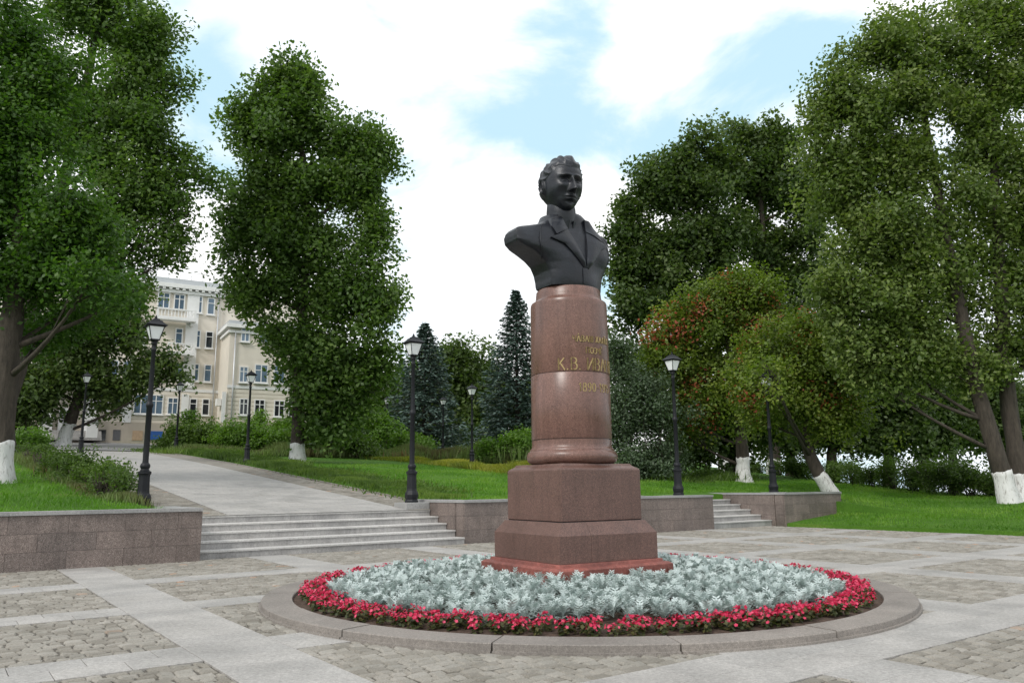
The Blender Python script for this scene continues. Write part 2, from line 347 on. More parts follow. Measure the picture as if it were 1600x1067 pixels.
def pave(lst,name,mat,top,gap,j,bev,nsep):
    L_=[(visible(p),p) for p in lst]; L_=sorted([q for q in L_ if q[0]],key=lambda q:q[0])
    rest=MB()
    for i,(y,p) in enumerate(L_):
        u0,u1,v0,v1=p; cx,cy=(u0+u1)/2,(v0+v1)/2; z=top+random.uniform(-1,1)*j*.35
        if u1-u0<.02 or v1-v0<.02: continue
        if i<nsep:
            b=MB(); b.bbox(u0-cx+gap,u1-cx-gap,v0-cy+gap,v1-cy-gap,-.02,z,bev,0,j)
            o=b.build(name,mat,plaza,XY(cx,cy)+(0,),GA)
        else: rest.bbox(u0+gap,u1-gap,v0+gap,v1-gap,-.02,z,bev,random.random(),j)
    o=rest.build(name+'s',mat,plaza,(0,0,0),GA); o['kind']='stuff'
pave(cob,'cobblestone',M['cobble'],.005,.009,.013,.015,300)
pave(slb,'paving_slab',M['paver'],.006,.0035,.0012,.003,300)
# walk above the steps
def walk():
    b=MB(); vs=list(np.arange(21.72,62.5,1.0))
    for nm,u0,u1,mt,dz in (('path',6.4,11.8,M['paver'],.012),('path_cobble_verge',5.15,6.38,M['cobble'],.004),('path_cobble_verge',11.82,13.3,M['cobble'],.004)):
        b=MB(); vv=[];ff=[]
        for i,v in enumerate(vs):
            for u in (u0,u1): 
                x,y=XY(u,v); vv.append((x,y,float(path_h(v))+dz))
            if i: k=2*i; ff.append((k-2,k-1,k+1,k))
        b.add(vv,ff); o=b.build(nm,M['step'] if False else mt); tag(o,kind='structure')
        if nm=='path':
            P=o
    # cobbles of the verges and slabs of the walk near the steps are pieces
    n=0; rest=MB(); rest2=MB()
    for (u0,u1) in ((5.15,6.38),(11.82,13.25)):
        v=21.75
        while v<40:
            u=u0
            while u<u1-.05:
                w_=min(random.uniform(.16,.25),u1-u); x0,y0=XY(u+w_/2,v+.09)
                z=float(path_h(v+.09))
                rest.bbox(u+.007,u+w_-.007,v+.007,v+.172,z-.01,z+.016,.01,random.random(),.007); u+=w_
            v+=.18
    o=rest.build('cobblestones',M['cobble'],P,(0,0,0),GA); o['kind']='stuff'
    v=21.75;j=0
    while v<44:
        k=0; off=.3 if j%2 else 0
        us=[6.4]+[6.4+.6*q+off for q in range(1 if not off else 0,9)]+[11.8]; us=sorted(set(q for q in us if 6.4<=q<=11.8))
        for a,c in zip(us,us[1:]):
            if c-a<.05: continue
            z=float(path_h(v+.2)); 
            zz=(float(path_h(v)),float(path_h(v+.4)))
            q=MB(); g=.006; t=.016+random.uniform(0,.002)
            V8=[(a+g,v+g,zz[0]-.02),(c-g,v+g,zz[0]-.02),(c-g,v+.4-g,zz[1]-.02),(a+g,v+.4-g,zz[1]-.02),(a+g,v+g,zz[0]+t),(c-g,v+g,zz[0]+t),(c-g,v+.4-g,zz[1]+t),(a+g,v+.4-g,zz[1]+t)]
            F6=[(4,5,6,7),(0,1,5,4),(1,2,6,5),(2,3,7,6),(3,0,4,7)]
            if n<290: q.add(V8,F6); q.build('paving_slab',M['paver'],P,(0,0,0),GA); n+=1
            else: rest2.add(V8,F6,random.random())
        v+=.4; j+=1
    o=rest2.build('paving_slabs',M['paver'],P,(0,0,0),GA); o['kind']='stuff'
    # pale edging stones down both sides
    for u0,lab in ((5.02,'pale edging line on the lamp side of the walk, left of the slabs'),(13.3,'pale edging line between the walk and the weedy lawn')):
        e=empty('path_edging',XY(u0,22)+(1.,)); tag(e,lab,'kerb','edging of the walk')
        v=21.8
        while v<60:
            q=MB(); z0,z1=float(path_h(v)),float(path_h(v+1.2)); a,c=u0,u0+.12
            q.add([(a,v,z0-.1),(c,v,z0-.1),(c,v+1.19,z1-.1),(a,v+1.19,z1-.1),(a,v,z0+.05),(c,v,z0+.05),(c,v+1.19,z1+.05),(a,v+1.19,z1+.05)],[(4,5,6,7),(0,1,5,4),(1,2,6,5),(2,3,7,6),(3,0,4,7)])
            o=q.build('kerb_stone',M['kerb'],None,(0,0,0),GA); o.parent=e; o.matrix_parent_inverse=Matrix.Translation(-Vector(e.location)); v+=1.2
    # asphalt forecourt and the broad low stair at the head of the walk
    b=MB(); vv=[XY(u,v) for u,v in ((-14,62.4),(16,62.4),(20,80),(-14,97))]
    b.add([(x,y,1.13+.08*(UV(x,y)[1]-21.5)+.06) for x,y in vv],[(0,1,2,3)]); tag(b.build('road',M['asphalt']),kind='structure')
    b=MB()
walk()
def stair(nm,u0,u1,v0,label,rise=.187,tread=.5,n=5):
    e=empty(nm,XY((u0+u1)/2,v0)+(0,),GA); tag(e,label,'stairs','granite steps')
    hw=(u1-u0)/2
    for k in range(n):
        x=-hw; 
        b=MB(); ln=random.uniform(1.2,1.6)
        nseg=max(2,round((u1-u0)/1.45)); 
        for s in range(nseg):
            a=-hw+2*hw*s/nseg; c=-hw+2*hw*(s+1)/nseg; y0=k*tread; 
            b=MB(); z1=rise*(k+1)
            # slab tread with a small nosing over a set back riser
            b.box(a+.002,c-.002,y0+.012,n*tread+.3 if k==n-1 else y0+tread+.05,-.05 if k==0 else rise*k-.03,z1-.045)
            o=b.build('step_stone',M['step'],e); b=MB()
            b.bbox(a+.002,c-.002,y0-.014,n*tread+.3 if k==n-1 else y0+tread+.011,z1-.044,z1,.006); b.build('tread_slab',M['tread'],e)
    return e
stair('stairs',5.16,12.58,19.75,'broad flight of five grey granite steps up to the walk, left of the monument')
stair('stairs',23.6,27.42,20.1,'short flight of five grey granite steps behind the lamp, right of the monument',.2,.5)
# ------------------------------------------------------------------ granite retaining walls
def gwall(label,pts,h,th=.45,capw=.04,zb=-.1,courses=3,zero=0.):
    """pts: list of (u,v) along the visible face; the body lies on the left of the direction of travel"""
    e=empty('retaining_wall',XY(*pts[0])+(0,)); tag(e,label,'wall','granite retaining walls')
    inv=Matrix.Translation(-Vector(e.location))
    def P(o): o.parent=e; o.matrix_parent_inverse=inv
    for (a,b) in zip(pts,pts[1:]):
        A=Vector(XY(*a)); B=Vector(XY(*b)); d=B-A; Ln=d.length; d.normalize(); n=Vector((-d.y,d.x)) ; ang=math.atan2(d.y,d.x)
        # local frame: x along, y into the wall
        c=MB(); c.box(0.03,Ln-.03,.035,th,zb,h-.075)
        o=c.build('wall_core',M['mortar'],None,(A.x,A.y,0),ang); P(o)
        ch=(h-.08)/courses
        for xa,xb in ((.001,.029),(Ln-.029,Ln-.001)):
            for k in range(courses):
                q=MB(); q.box(xa,xb,.062,th,zb if k==0 else ch*k+.003,ch*(k+1)-.003); o=q.build('granite_panel',M['wall'],None,(A.x,A.y,0),ang); P(o)
        for k in range(courses):
            x=0; first=True
            while x<Ln-.01:
                w_=(.55 if (first and k%2) else 1.1) if Ln>1.5 else Ln
                first=False
                if Ln-(x+w_)<.35: w_=Ln-x
                q=MB(); q.box(x+.003,x+w_-.003,0+random.uniform(0,.002),.05,zb if k==0 else ch*k+.003,ch*(k+1)-.003)
                o=q.build('granite_panel',M['wall'],None,(A.x,A.y,0),ang); P(o); x+=w_
        x=0
        while x<Ln-.01:
            w_=1.3
            if Ln-(x+w_)<.4: w_=Ln-x
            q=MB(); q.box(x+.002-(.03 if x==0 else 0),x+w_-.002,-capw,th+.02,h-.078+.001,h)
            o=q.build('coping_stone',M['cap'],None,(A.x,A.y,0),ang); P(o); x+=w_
    return e
gwall('long speckled granite wall at left, in front of the whitewashed tree',[(-13,19.2),(5.13,19.38)],1.2)
gwall('granite cheek wall facing the steps, left of the broad flight',[(5.13,19.85),(5.135,22.6)],1.2,-.45) if False else None
# end cheek of the left wall
gwall('short granite wall returning beside the broad steps, under the lamp at left',[(4.66,22.9),(4.665,19.9)],1.19,-.4) if False else None
gwall('granite wall behind the pedestal, between the two flights of steps',[(12.6,19.8),(23.56,19.8)],1.24)
gwall('granite wall block right of the short steps, at the lawn edge',[(27.43,19.45),(31.4,19.45)],1.27)
def cheek(u0,u1,v0,v1,h,label):     # side walls of the stairs
    e=empty('cheek_wall',XY(u0,v0)+(0,),GA); tag(e,label,'wall','granite retaining walls')
    L1=v1-v0; t=u1-u0; ch=(h-.08)/3
    b=MB(); b.box(.035,t-.035,.02,L1,-.1,h-.082); b.build('wall_core',M['mortar'],e)
    for k in range(3):
        for side in (0,1):
            y=.06
            n=max(1,round(L1/1.1))
            for q in range(n):
                b=MB(); y0=.06+(L1-.06)*q/n; y1=.06+(L1-.06)*(q+1)/n
                b.box(*( (0,.04) if side==0 else (t-.04,t)),y0+.003,y1-.003,-.1 if k==0 else ch*k+.003,ch*(k+1)-.003); b.build('granite_panel',M['wall'],e)
        b=MB(); b.box(.0,t,0,.055,-.1 if k==0 else ch*k+.003,ch*(k+1)-.003); b.build('granite_panel',M['wall'],e)
    y=0
    while y<L1-.1:
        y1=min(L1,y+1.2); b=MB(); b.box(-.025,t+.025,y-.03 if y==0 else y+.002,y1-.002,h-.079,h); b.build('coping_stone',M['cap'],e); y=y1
cheek(12.6,13.0,20.28,23.2,1.238,'granite side wall of the broad steps with a black lamp at its far end')
cheek(27.43,27.83,19.93,23.5,1.268,'granite side wall right of the short steps')
cheek(4.7,5.13,19.86,22.3,1.198,'granite side wall at the left end of the broad steps')
for u0,u1,v0,v1,z0,z1,lb in ((11.78,12.58,21.78,22.6,.85,1.16,'low granite block under the lamp at the right end of the broad steps'),(21.9,22.75,20.28,20.8,.8,1.238,'granite block under the lamp just right of the monument'),(29.35,30.1,21.2,22.0,.9,1.262,'granite block under the lamp at the red-keyed maple')):
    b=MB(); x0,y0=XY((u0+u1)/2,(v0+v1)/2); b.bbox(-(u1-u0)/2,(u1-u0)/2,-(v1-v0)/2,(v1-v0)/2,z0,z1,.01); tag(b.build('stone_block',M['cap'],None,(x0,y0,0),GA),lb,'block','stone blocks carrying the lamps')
b=MB(); P4=[XY(u,v) for u,v in ((17.2,20.32),(21.85,20.32),(22.6,23.4),(17.2,23.4))]; b.add([(x,y,gz(x,y)+.05) for x,y in P4],[(0,1,2,3)]); tag(b.build('path',M['kerb']),kind='structure')
# ------------------------------------------------------------------ flower bed
kt=empty('flower_bed_kerb',BED+(0,)); tag(kt,'round kerb of curved pinkish granite stones around the flower bed','kerb')
nk=16
for k in range(nk):
    a0=2*PI*k/nk+.13; a1=2*PI*(k+1)/nk+.13-.004; n=10; b=MB(); v=[];f=[]
    hz=.1+random.uniform(-.004,.004)
    prof=[(4.28,-.05),(4.28,hz-.008),(4.288,hz),(4.692,hz),(4.7,hz-.01),(4.7,.03),(4.73,.028),(4.73,-.05)]
    for i in range(n+1):
        a=a0+(a1-a0)*i/n
        for r,z in prof: v.append((r*math.cos(a),r*math.sin(a),z))
    m_=len(prof)
    for i in range(n):
        for j in range(m_-1): q=i*m_+j; f.append((q,q+m_,q+m_+1,q+1))
    f.append(tuple(range(m_))); f.append(tuple(n*m_+j for j in range(m_))[::-1])
    b.add(v,f); b.build('kerb_stone',M['kerb'],kt)
def soil_z(r): return .075+.13*float(sstep(4.3-r,0,2.6))
b=MB(); v=[(0,0,soil_z(0))]; f=[]; nr=26; na=90
for i in range(1,nr+1):
    r=4.29*i/nr
    for k in range(na):
        a=2*PI*k/na; v.append((r*math.cos(a),r*math.sin(a),soil_z(r)+(.02*mnoise.noise(Vector((r*math.cos(a)*5,r*math.sin(a)*5,0))) if i<nr else -.02)))
for k in range(na): f.append((0,1+k,1+(k+1)%na))
for i in range(nr-1):
    for k in range(na): p=1+i*na; f.append((p+k,p+na+k,p+na+(k+1)%na,p+(k+1)%na))
b.add(v,f,0,True); tag(b.build('soil',M['soil'],None,BED+(0,)),kind='structure')
# leaf array mesh ------------------------------------------------
def leaf_mesh(name,P,A,B,tint,mat,fold=None):
    """rhombic leaves: centres P, half length vectors A, half width vectors B"""
    n=len(P); V=np.empty((n,4,3)); V[:,0]=P-A; V[:,1]=P+B; V[:,2]=P+A; V[:,3]=P-B
    if fold is not None: V[:,2]+=fold
    me=bpy.data.meshes.new(name); me.vertices.add(4*n); me.vertices.foreach_set('co',V.ravel())
    me.loops.add(4*n); me.loops.foreach_set('vertex_index',np.arange(4*n,dtype=np.int32))
    me.polygons.add(n); me.polygons.foreach_set('loop_start',np.arange(0,4*n,4,dtype=np.int32)); 
    me.materials.append(mat); me.update(calc_edges=True)
    t=me.attributes.new('tint','FLOAT','POINT'); t.data.foreach_set('value',np.repeat(np.clip(tint,0,1),4)); return me
def unit(a): return a/np.maximum(np.linalg.norm(a,axis=-1,keepdims=True),1e-9)
# dusty miller and begonias
def miller(seed,nl=34,wf=1.):
    r=np.random.default_rng(seed); P=[];A=[];B=[];T=[]
    for k in range(nl):
        az=r.uniform(0,2*PI); el=r.uniform(.15,1.35); ln=r.uniform(.08,.15)*(1.0 if el<1 else .85)
        d=np.array([math.cos(az)*math.cos(el),math.sin(az)*math.cos(el),math.sin(el)]); base=np.array([0,0,r.uniform(.01,.09)])
        side=np.array([-math.sin(az),math.cos(az),0]); up=np.cross(side,d)*-1
        tt=.25+.55*math.sin(el)+r.uniform(-.2,.2)
        # mid blade, curved in two pieces, and three pairs of lobes
        for q in range(2):
            dd=unit(d+np.array([0,0,-.35*q])); c=base+d*ln*(.3+.45*q); P.append(c); A.append(dd*ln*.3); B.append(side*ln*.07*wf); T.append(tt)
        for q,(s,l) in enumerate(((.42,.2),(.62,.24),(.82,.2))):
            for sg in (-1,1):
                ld=unit(d*.75+side*sg*.75+np.array([0,0,-.1])); c=base+d*ln*s+ld*ln*l*.8; P.append(c); A.append(ld*ln*l*.85); B.append(unit(np.cross(ld,up))*ln*.055*wf); T.append(tt+.05)
    return leaf_mesh('silver_plant_leaves',np.array(P),np.array(A),np.array(B),np.array(T),LF['silver'])
MIL=[miller(100+i) for i in range(8)]; MILF=[miller(200+i,15,1.5) for i in range(8)]
def scatter_disc(rmin,rmax,sp,rng,jit=.3):
    out=[]; n=int(rmax/sp)+1
    for i in range(-n,n+1):
        for j in range(-n,n+1):
            x=(i+.5*(j%2))*sp+rng.uniform(-jit,jit)*sp; y=j*sp*.87+rng.uniform(-jit,jit)*sp
            if rmin<=math.hypot(x,y)<=rmax: out.append((x,y))
    return out
rr=random.Random(5)
pts=[p for p in scatter_disc(0,3.78,.222,rr)]
yw=R(-13.26); half=1.3*1.155/math.sqrt(2)
def in_slab(x,y,m=.06):
    x-=PED[0]-BED[0]; y-=PED[1]-BED[1]; a=-R(31.74); X=x*math.cos(a)-y*math.sin(a); Y=x*math.sin(a)+y*math.cos(a); return abs(X)<half+m and abs(Y)<half+m
pts=[p for p in pts if not in_slab(*p)]
pts.sort(key=lambda p:p[1])
rest=[[],[],[],[]]
LAB_M='silver-leaved dusty miller plant packed in the round bed inside the crimson flowers'
for i,(x,y) in enumerate(pts):
    me=rr.choice(MIL); s=rr.uniform(.95,1.4)
    if i<300:
        o=link('dusty_miller',me,None,(BED[0]+x,BED[1]+y,soil_z(math.hypot(x,y))),rr.uniform(0,6.28)); o.scale=(s,s,s*rr.uniform(.9,1.2)); tag(o,LAB_M,'plant','dusty miller plants filling the round flower bed')
    else: rest[0].append((rr.choice(MILF),x,y,rr.uniform(0,6.28),s))
def bake(lst,name):
    Vs=[];Ts=[]
    for me,x,y,rz,s in lst:
        co=np.empty(len(me.vertices)*3); me.vertices.foreach_get('co',co); co=co.reshape(-1,3)*s
        c,sn=math.cos(rz),math.sin(rz); X=co[:,0]*c-co[:,1]*sn+x; Y=co[:,0]*sn+co[:,1]*c+y
        Vs.append(np.stack([X,Y,co[:,2]+soil_z(math.hypot(x,y))],1)); t=np.empty(len(me.vertices)); me.attributes['tint'].data.foreach_get('value',t); Ts.append(t)
    V=np.concatenate(Vs); T=np.concatenate(Ts)[::4]; V=V.reshape(-1,4,3)
    P=(V[:,0]+V[:,2])/2; return leaf_mesh(name,P,(V[:,2]-V[:,0])/2,(V[:,1]-V[:,3])/2,T,LF['silver'])
o=link('dusty_miller_mass',bake(rest[0],'dusty_miller_mass'),None,BED+(0,)); tag(o,'silver-leaved plants filling the far half of the round bed, behind the pedestal','plants','dusty miller plants filling the round flower bed','stuff')
def begonia(seed):
    r=np.random.default_rng(seed); P=[];A=[];B=[];T=[]
    for k in range(44):        # leaves
        az=r.uniform(0,6.28); el=r.uniform(0,1.2); rad=r.uniform(.02,.075); d=np.array([math.cos(az),math.sin(az),0])
        c=d*rad+np.array([0,0,r.uniform(.015,.11)]); n=unit(d*.5+np.array([0,0,1])+r.normal(0,.3,3)); a=unit(np.cross(n,r.normal(0,1,3))); P.append(c);A.append(a*.026);B.append(np.cross(n,a)*.02);T.append(r.uniform(0,1))
    leafm=leaf_mesh('begonia_leaves',np.array(P),np.array(A),np.array(B),np.array(T),LF['begonia_leaf'])
    P=[];A=[];B=[];T=[]
    for k in range(19):        # blossoms of five petals
        az=r.uniform(0,6.28); rad=.085*math.sqrt(r.uniform(0,1)); c=np.array([math.cos(az)*rad,math.sin(az)*rad,r.uniform(.09,.165)-rad*.35]); n=unit(np.array([math.cos(az)*.5,math.sin(az)*.5,.7])+r.normal(0,.35,3)); a0=unit(np.cross(n,r.normal(0,1,3))); b0=np.cross(n,a0); tt=r.uniform(.1,1)
        for q in range(5):
            g=2*PI*q/5; dd=unit(a0*math.cos(g)+b0*math.sin(g)+n*.35); P.append(c+dd*.009); A.append(dd*.0115); B.append(unit(np.cross(n,dd))*.0095); T.append(tt+r.uniform(-.15,.15))
    return leafm,leaf_mesh('begonia_petals',np.array(P),np.array(A),np.array(B),np.array(T),LF['petal'])
BEG=[begonia(300+i) for i in range(6)]
bp=[]
for row,(r0,nn) in enumerate(((3.87,112),(4.0,112),(4.11,104))):
    for k in range(nn):
        if rr.random()<(.01,.03,.08)[row]: continue
        a=2*PI*(k+.5*(row%2)+rr.uniform(-.25,.25))/nn; r_=r0+rr.uniform(-.05,.05)
        # thinner to the front right where soil shows
        ang=(math.degrees(a)+360)%360
        if row==2 and 250<ang<335 and rr.random()<.1: continue
        bp.append((r_*math.cos(a),r_*math.sin(a)))
bp.sort(key=lambda p:p[1])
for i,(x,y) in enumerate(bp[:284]+bp[284::4][:16]):
    lm,pm=rr.choice(BEG); s=rr.uniform(.95,1.35)
    o=link('begonia',lm,None,(BED[0]+x,BED[1]+y,soil_z(math.hypot(x,y))-.005),rr.uniform(0,6.28)); o.scale=(s,s,s); tag(o,'low begonia covered in crimson pink flowers in the rim of the round bed','flower','crimson begonias round the rim of the bed')
    link('blossoms',pm,o)
# ------------------------------------------------------------------ pedestal
PR=R(31.74); K=1.155
def H(z): return 1.6+(z-1.6)*K
ped=empty('pedestal',PED+(.1,),PR); tag(ped,'tall round granite pedestal on a square plinth in the flower bed','pedestal')
def sq(a): return a*K/math.sqrt(2)
def frustum(name,secs,mat,par=ped):
    b=MB(); v=[];f=[]
    for a,z in secs: v+=[(-a,-a,z),(a,-a,z),(a,a,z),(-a,a,z)]
    for i in range(len(secs)-1):
        for k in range(4): f.append((4*i+k,4*i+(k+1)%4,4*i+4+(k+1)%4,4*i+4+k))
    f.append((3,2,1,0)); n=4*(len(secs)-1); f.append((n,n+1,n+2,n+3)); b.add(v,f)
    o=b.build(name,mat,par); m=o.modifiers.new('bevel','BEVEL'); m.width=.008; m.segments=2; m.limit_method='ANGLE'; m.angle_limit=R(20); return o
Z5=H(.6334); Z4=H(.6733); Z3=H(1.0015); Z2=H(1.1681); Z1=H(1.8271); dz=.1
s3=sq(1.2997); s2=sq(1.1015); s1=sq(.9139)
frustum('foundation_slab',[(s3-.02,.02-dz),(s3,Z5-.03-dz),(s3-.05,Z5-dz)],M['slab_red'])
frustum('foundation_slab',[(s2+.06,Z5-dz-.01),(s2+.05,Z4-.004-dz)],M['slab_red'])
# plinth: each face of two stones with a fine joint
g=.004
for k,(x0,x1,y0,y1) in enumerate(((-s2,-.35,-s2,s2),(-.35+g,s2,-s2,s2))):
    b=MB(); c=(s2-s1-.03)
    ztop=Z2-.012-dz; zl=Z3-dz; zb=Z4-dz
    X0,X1=(x0+c if k==0 else x0),(x1 if k==0 else x1-c)
    v=[(x0,y0,zb),(x1,y0,zb),(x1,y1,zb),(x0,y1,zb),(x0,y0,zl),(x1,y0,zl),(x1,y1,zl),(x0,y1,zl),(X0,y0+c,ztop),(X1,y0+c,ztop),(X1,y1-c,ztop),(X0,y1-c,ztop)]
    b.add(v,[(3,2,1,0),(0,1,5,4),(1,2,6,5),(2,3,7,6),(3,0,4,7),(4,5,9,8),(5,6,10,9),(6,7,11,10),(7,4,8,11),(8,9,10,11)])
    b.build('plinth_stone',M['red_plinth'],ped)
b=MB(); a=s1-.012; b.box(-a,a,-a,a,Z2-.012-dz,Z2-dz); b.build('joint',M['iron'],ped)
frustum('plinth_block',[(s1,Z2-dz),(s1,Z1-.02-dz),(s1-.012,Z1-dz),(s1-.03,Z1+.012-dz),(s1-.07,Z1+.035-dz),(s1-.085,Z1+.045-dz),(s1-.10,Z1+.075-dz)],M['red_plinth'])
ZT=Z1+.075
shaft=[]
rc0=.54*K   # column radius at the foot and head
r_=lambda z:rc0*(1.008-.012*(z-2.3)/2.3)
b=MB(); zb=ZT-dz
prof=[(.60,zb),(.655,zb+.012),(.70,zb+.05),(.718,zb+.10),(.712,zb+.15),(.69,zb+.19),(.665,zb+.205),(.662,zb+.23),(.645,zb+.245),(.635,zb+.26),(.63,zb+.30),(.632,zb+.37)]
b.lathe(prof,96); o=b.build('column_base',M['red_granite'],ped); smooth_auto(o,50)
z0=zb+.372
H_top=H(4.25); zj=3.53
by_=lambda py:float(at(889,py,PED[1]-.62)[2])
zj=by_(580)-dz; zs=by_(463)-dz; zs2=by_(442)-dz; zbst=by_(441)-dz
b=MB(); b.lathe([(.615,z0),(.615,z0+.012),(.632,z0+.014),(.636,z0+.02),(.632,zj-.01),(.626,zj-.002)],96); o=b.build('column_drum',M['red_granite'],ped); smooth_auto(o,40)
b=MB(); b.lathe([(.616,zj-.002),(.616,zj+.008),(.628,zj+.010),(.631,zj+.016),(.622,zs-.06),(.619,zs-.02),(.61,zs)],96); o=b.build('column_drum',M['red_granite'],ped); smooth_auto(o,40)
b=MB(); b.lathe([(.60,zs),(.57,zs+.02),(.545,zs+.05),(.535,zs+.09),(.525,zs2-.02),(.51,zs2)],96); o=b.build('column_cap',M['red_granite'],ped); smooth_auto(o,50)
# inscription: stroke letters bent round the shaft
def arc(cx,cy,rx,ry,a0,a1,n=12): return [(cx+rx*math.cos(R(a0+(a1-a0)*i/n)),cy+ry*math.sin(R(a0+(a1-a0)*i/n))) for i in range(n+1)]
GL={'Ч':(.6,[[(0,1),(0,.62)]+arc(.25,.62,.25,.17,180,270,5)+[(.55,.45)],[(.55,1),(.55,0)]]),
'А':(.7,[[(0,0),(.33,1),(.66,0)],[(.12,.34),(.54,.34)]]),'В':(.6,[[(0,0),(0,1)],[(0,1)]+arc(.25,.77,.25,.23,90,-90,8)+[(0,.54)],[(0,.54)]+arc(.27,.27,.28,.27,90,-90,8)+[(0,0)]]),
'Ш':(.85,[[(0,1),(0,0),(.8,0),(.8,1)],[(.4,1),(.4,0)]]),'Х':(.65,[[(0,1),(.6,0)],[(0,0),(.6,1)]]),'Л':(.7,[[(0,0),(.1,.05),(.33,1),(.64,1),(.64,0)]]),
'П':(.65,[[(0,0),(0,1),(.58,1),(.58,0)]]),'О':(.78,[arc(.36,.5,.36,.5,0,360,20)]),'Э':(.65,[arc(.2,.5,.36,.5,125,-125,14),[(.1,.5),(.55,.5)]]),'Е':(.55,[[(.5,1),(0,1),(0,0),(.5,0)],[(0,.5),(.42,.5)]]),
'К':(.65,[[(0,0),(0,1)],[(.55,1),(0,.45)],[(.15,.6),(.6,0)]]),'И':(.7,[[(0,1),(0,0),(.6,1),(.6,0)]]),'Н':(.68,[[(0,0),(0,1)],[(.6,0),(.6,1)],[(0,.5),(.6,.5)]]),
'1':(.35,[[(0,.82),(.15,1),(.15,0)]]),'8':(.58,[arc(.25,.76,.2,.24,0,360,16),arc(.25,.26,.25,.27,0,360,16)]),'9':(.58,[arc(.25,.7,.24,.3,0,360,16),[(.49,.7),(.45,.3),(.25,0),(.08,.05)]]),
'0':(.6,[arc(.26,.5,.26,.5,0,360,18)]),'5':(.58,[[(.45,1),(.08,1),(.04,.56)]+arc(.2,.32,.26,.3,100,-120,10)]),'-':(.45,[[(.08,.45),(.32,.45)]]),'.':(.25,[[(.03,0),(.05,.07)]]),' ':(.28,[])}
def inscr(txt,zc,h,ls,sw,center,xs=1.):
    x=0;st=[]
    s=txt.replace('Ă','А^').replace('Ĕ','Е^')
    i=0
    while i<len(s):
        c=s[i]
        if c=='^':
            st.append([(px-.0,py) for px,py in [(last[0]+lw*.25,1.3),(last[0]+lw*.4,1.2),(last[0]+lw*.55,1.3)]]); i+=1; continue
        wd,ps=GL[c]; last=(x,); lw=wd
        for p in ps: st.append([(x+a,q) for a,q in p])
        x+=wd+ls; i+=1
    tot=x-ls; b=MB()
    for p in st:
        for (ax,ay),(bx,by) in zip(p,p[1:]):
            dx,dy=bx-ax,by-ay; l=math.hypot(dx,dy) or 1; nx,ny=-dy/l,dx/l
            wv=sw*(.55+.75*abs(nx))       # upright strokes thicker, as in a roman face
            e_=.15*sw; ax2,ay2,bx2,by2=ax-dx/l*e_,ay-dy/l*e_,bx+dx/l*e_,by+dy/l*e_
            q=[(ax2+nx*wv/2,ay2+ny*wv/2),(bx2+nx*wv/2,by2+ny*wv/2),(bx2-nx*wv/2,by2-ny*wv/2),(ax2-nx*wv/2,ay2-ny*wv/2)]
            v=[]
            for rad in (.630,.6385):
                for X,Y in q:
                    a=-PI/2+R(center)+((X-tot/2)*h*xs)/.632; v.append((rad*math.cos(a),rad*math.sin(a),zc+Y*h))
            b.add(v,[(7,6,5,4),(4,5,6,7),(0,1,5,4),(1,2,6,5),(2,3,7,6),(3,0,4,7)])
    return b.build('inscription',M['gold'],ped)
zz=lambda py:by_(py)-dz
inscr('ЧĂВАШ ХАЛĂХ',zz(533.5),.092,.2,.15,2,.86)
inscr('ПОЭЧĔ',zz(551.5),.092,.22,.15,3,.86)
inscr('К.В. ИВАНОВ',zz(577.5),.185,.17,.105,4.5,.86)
inscr('1890-1915',zz(611),.125,.17,.12,5,.86)
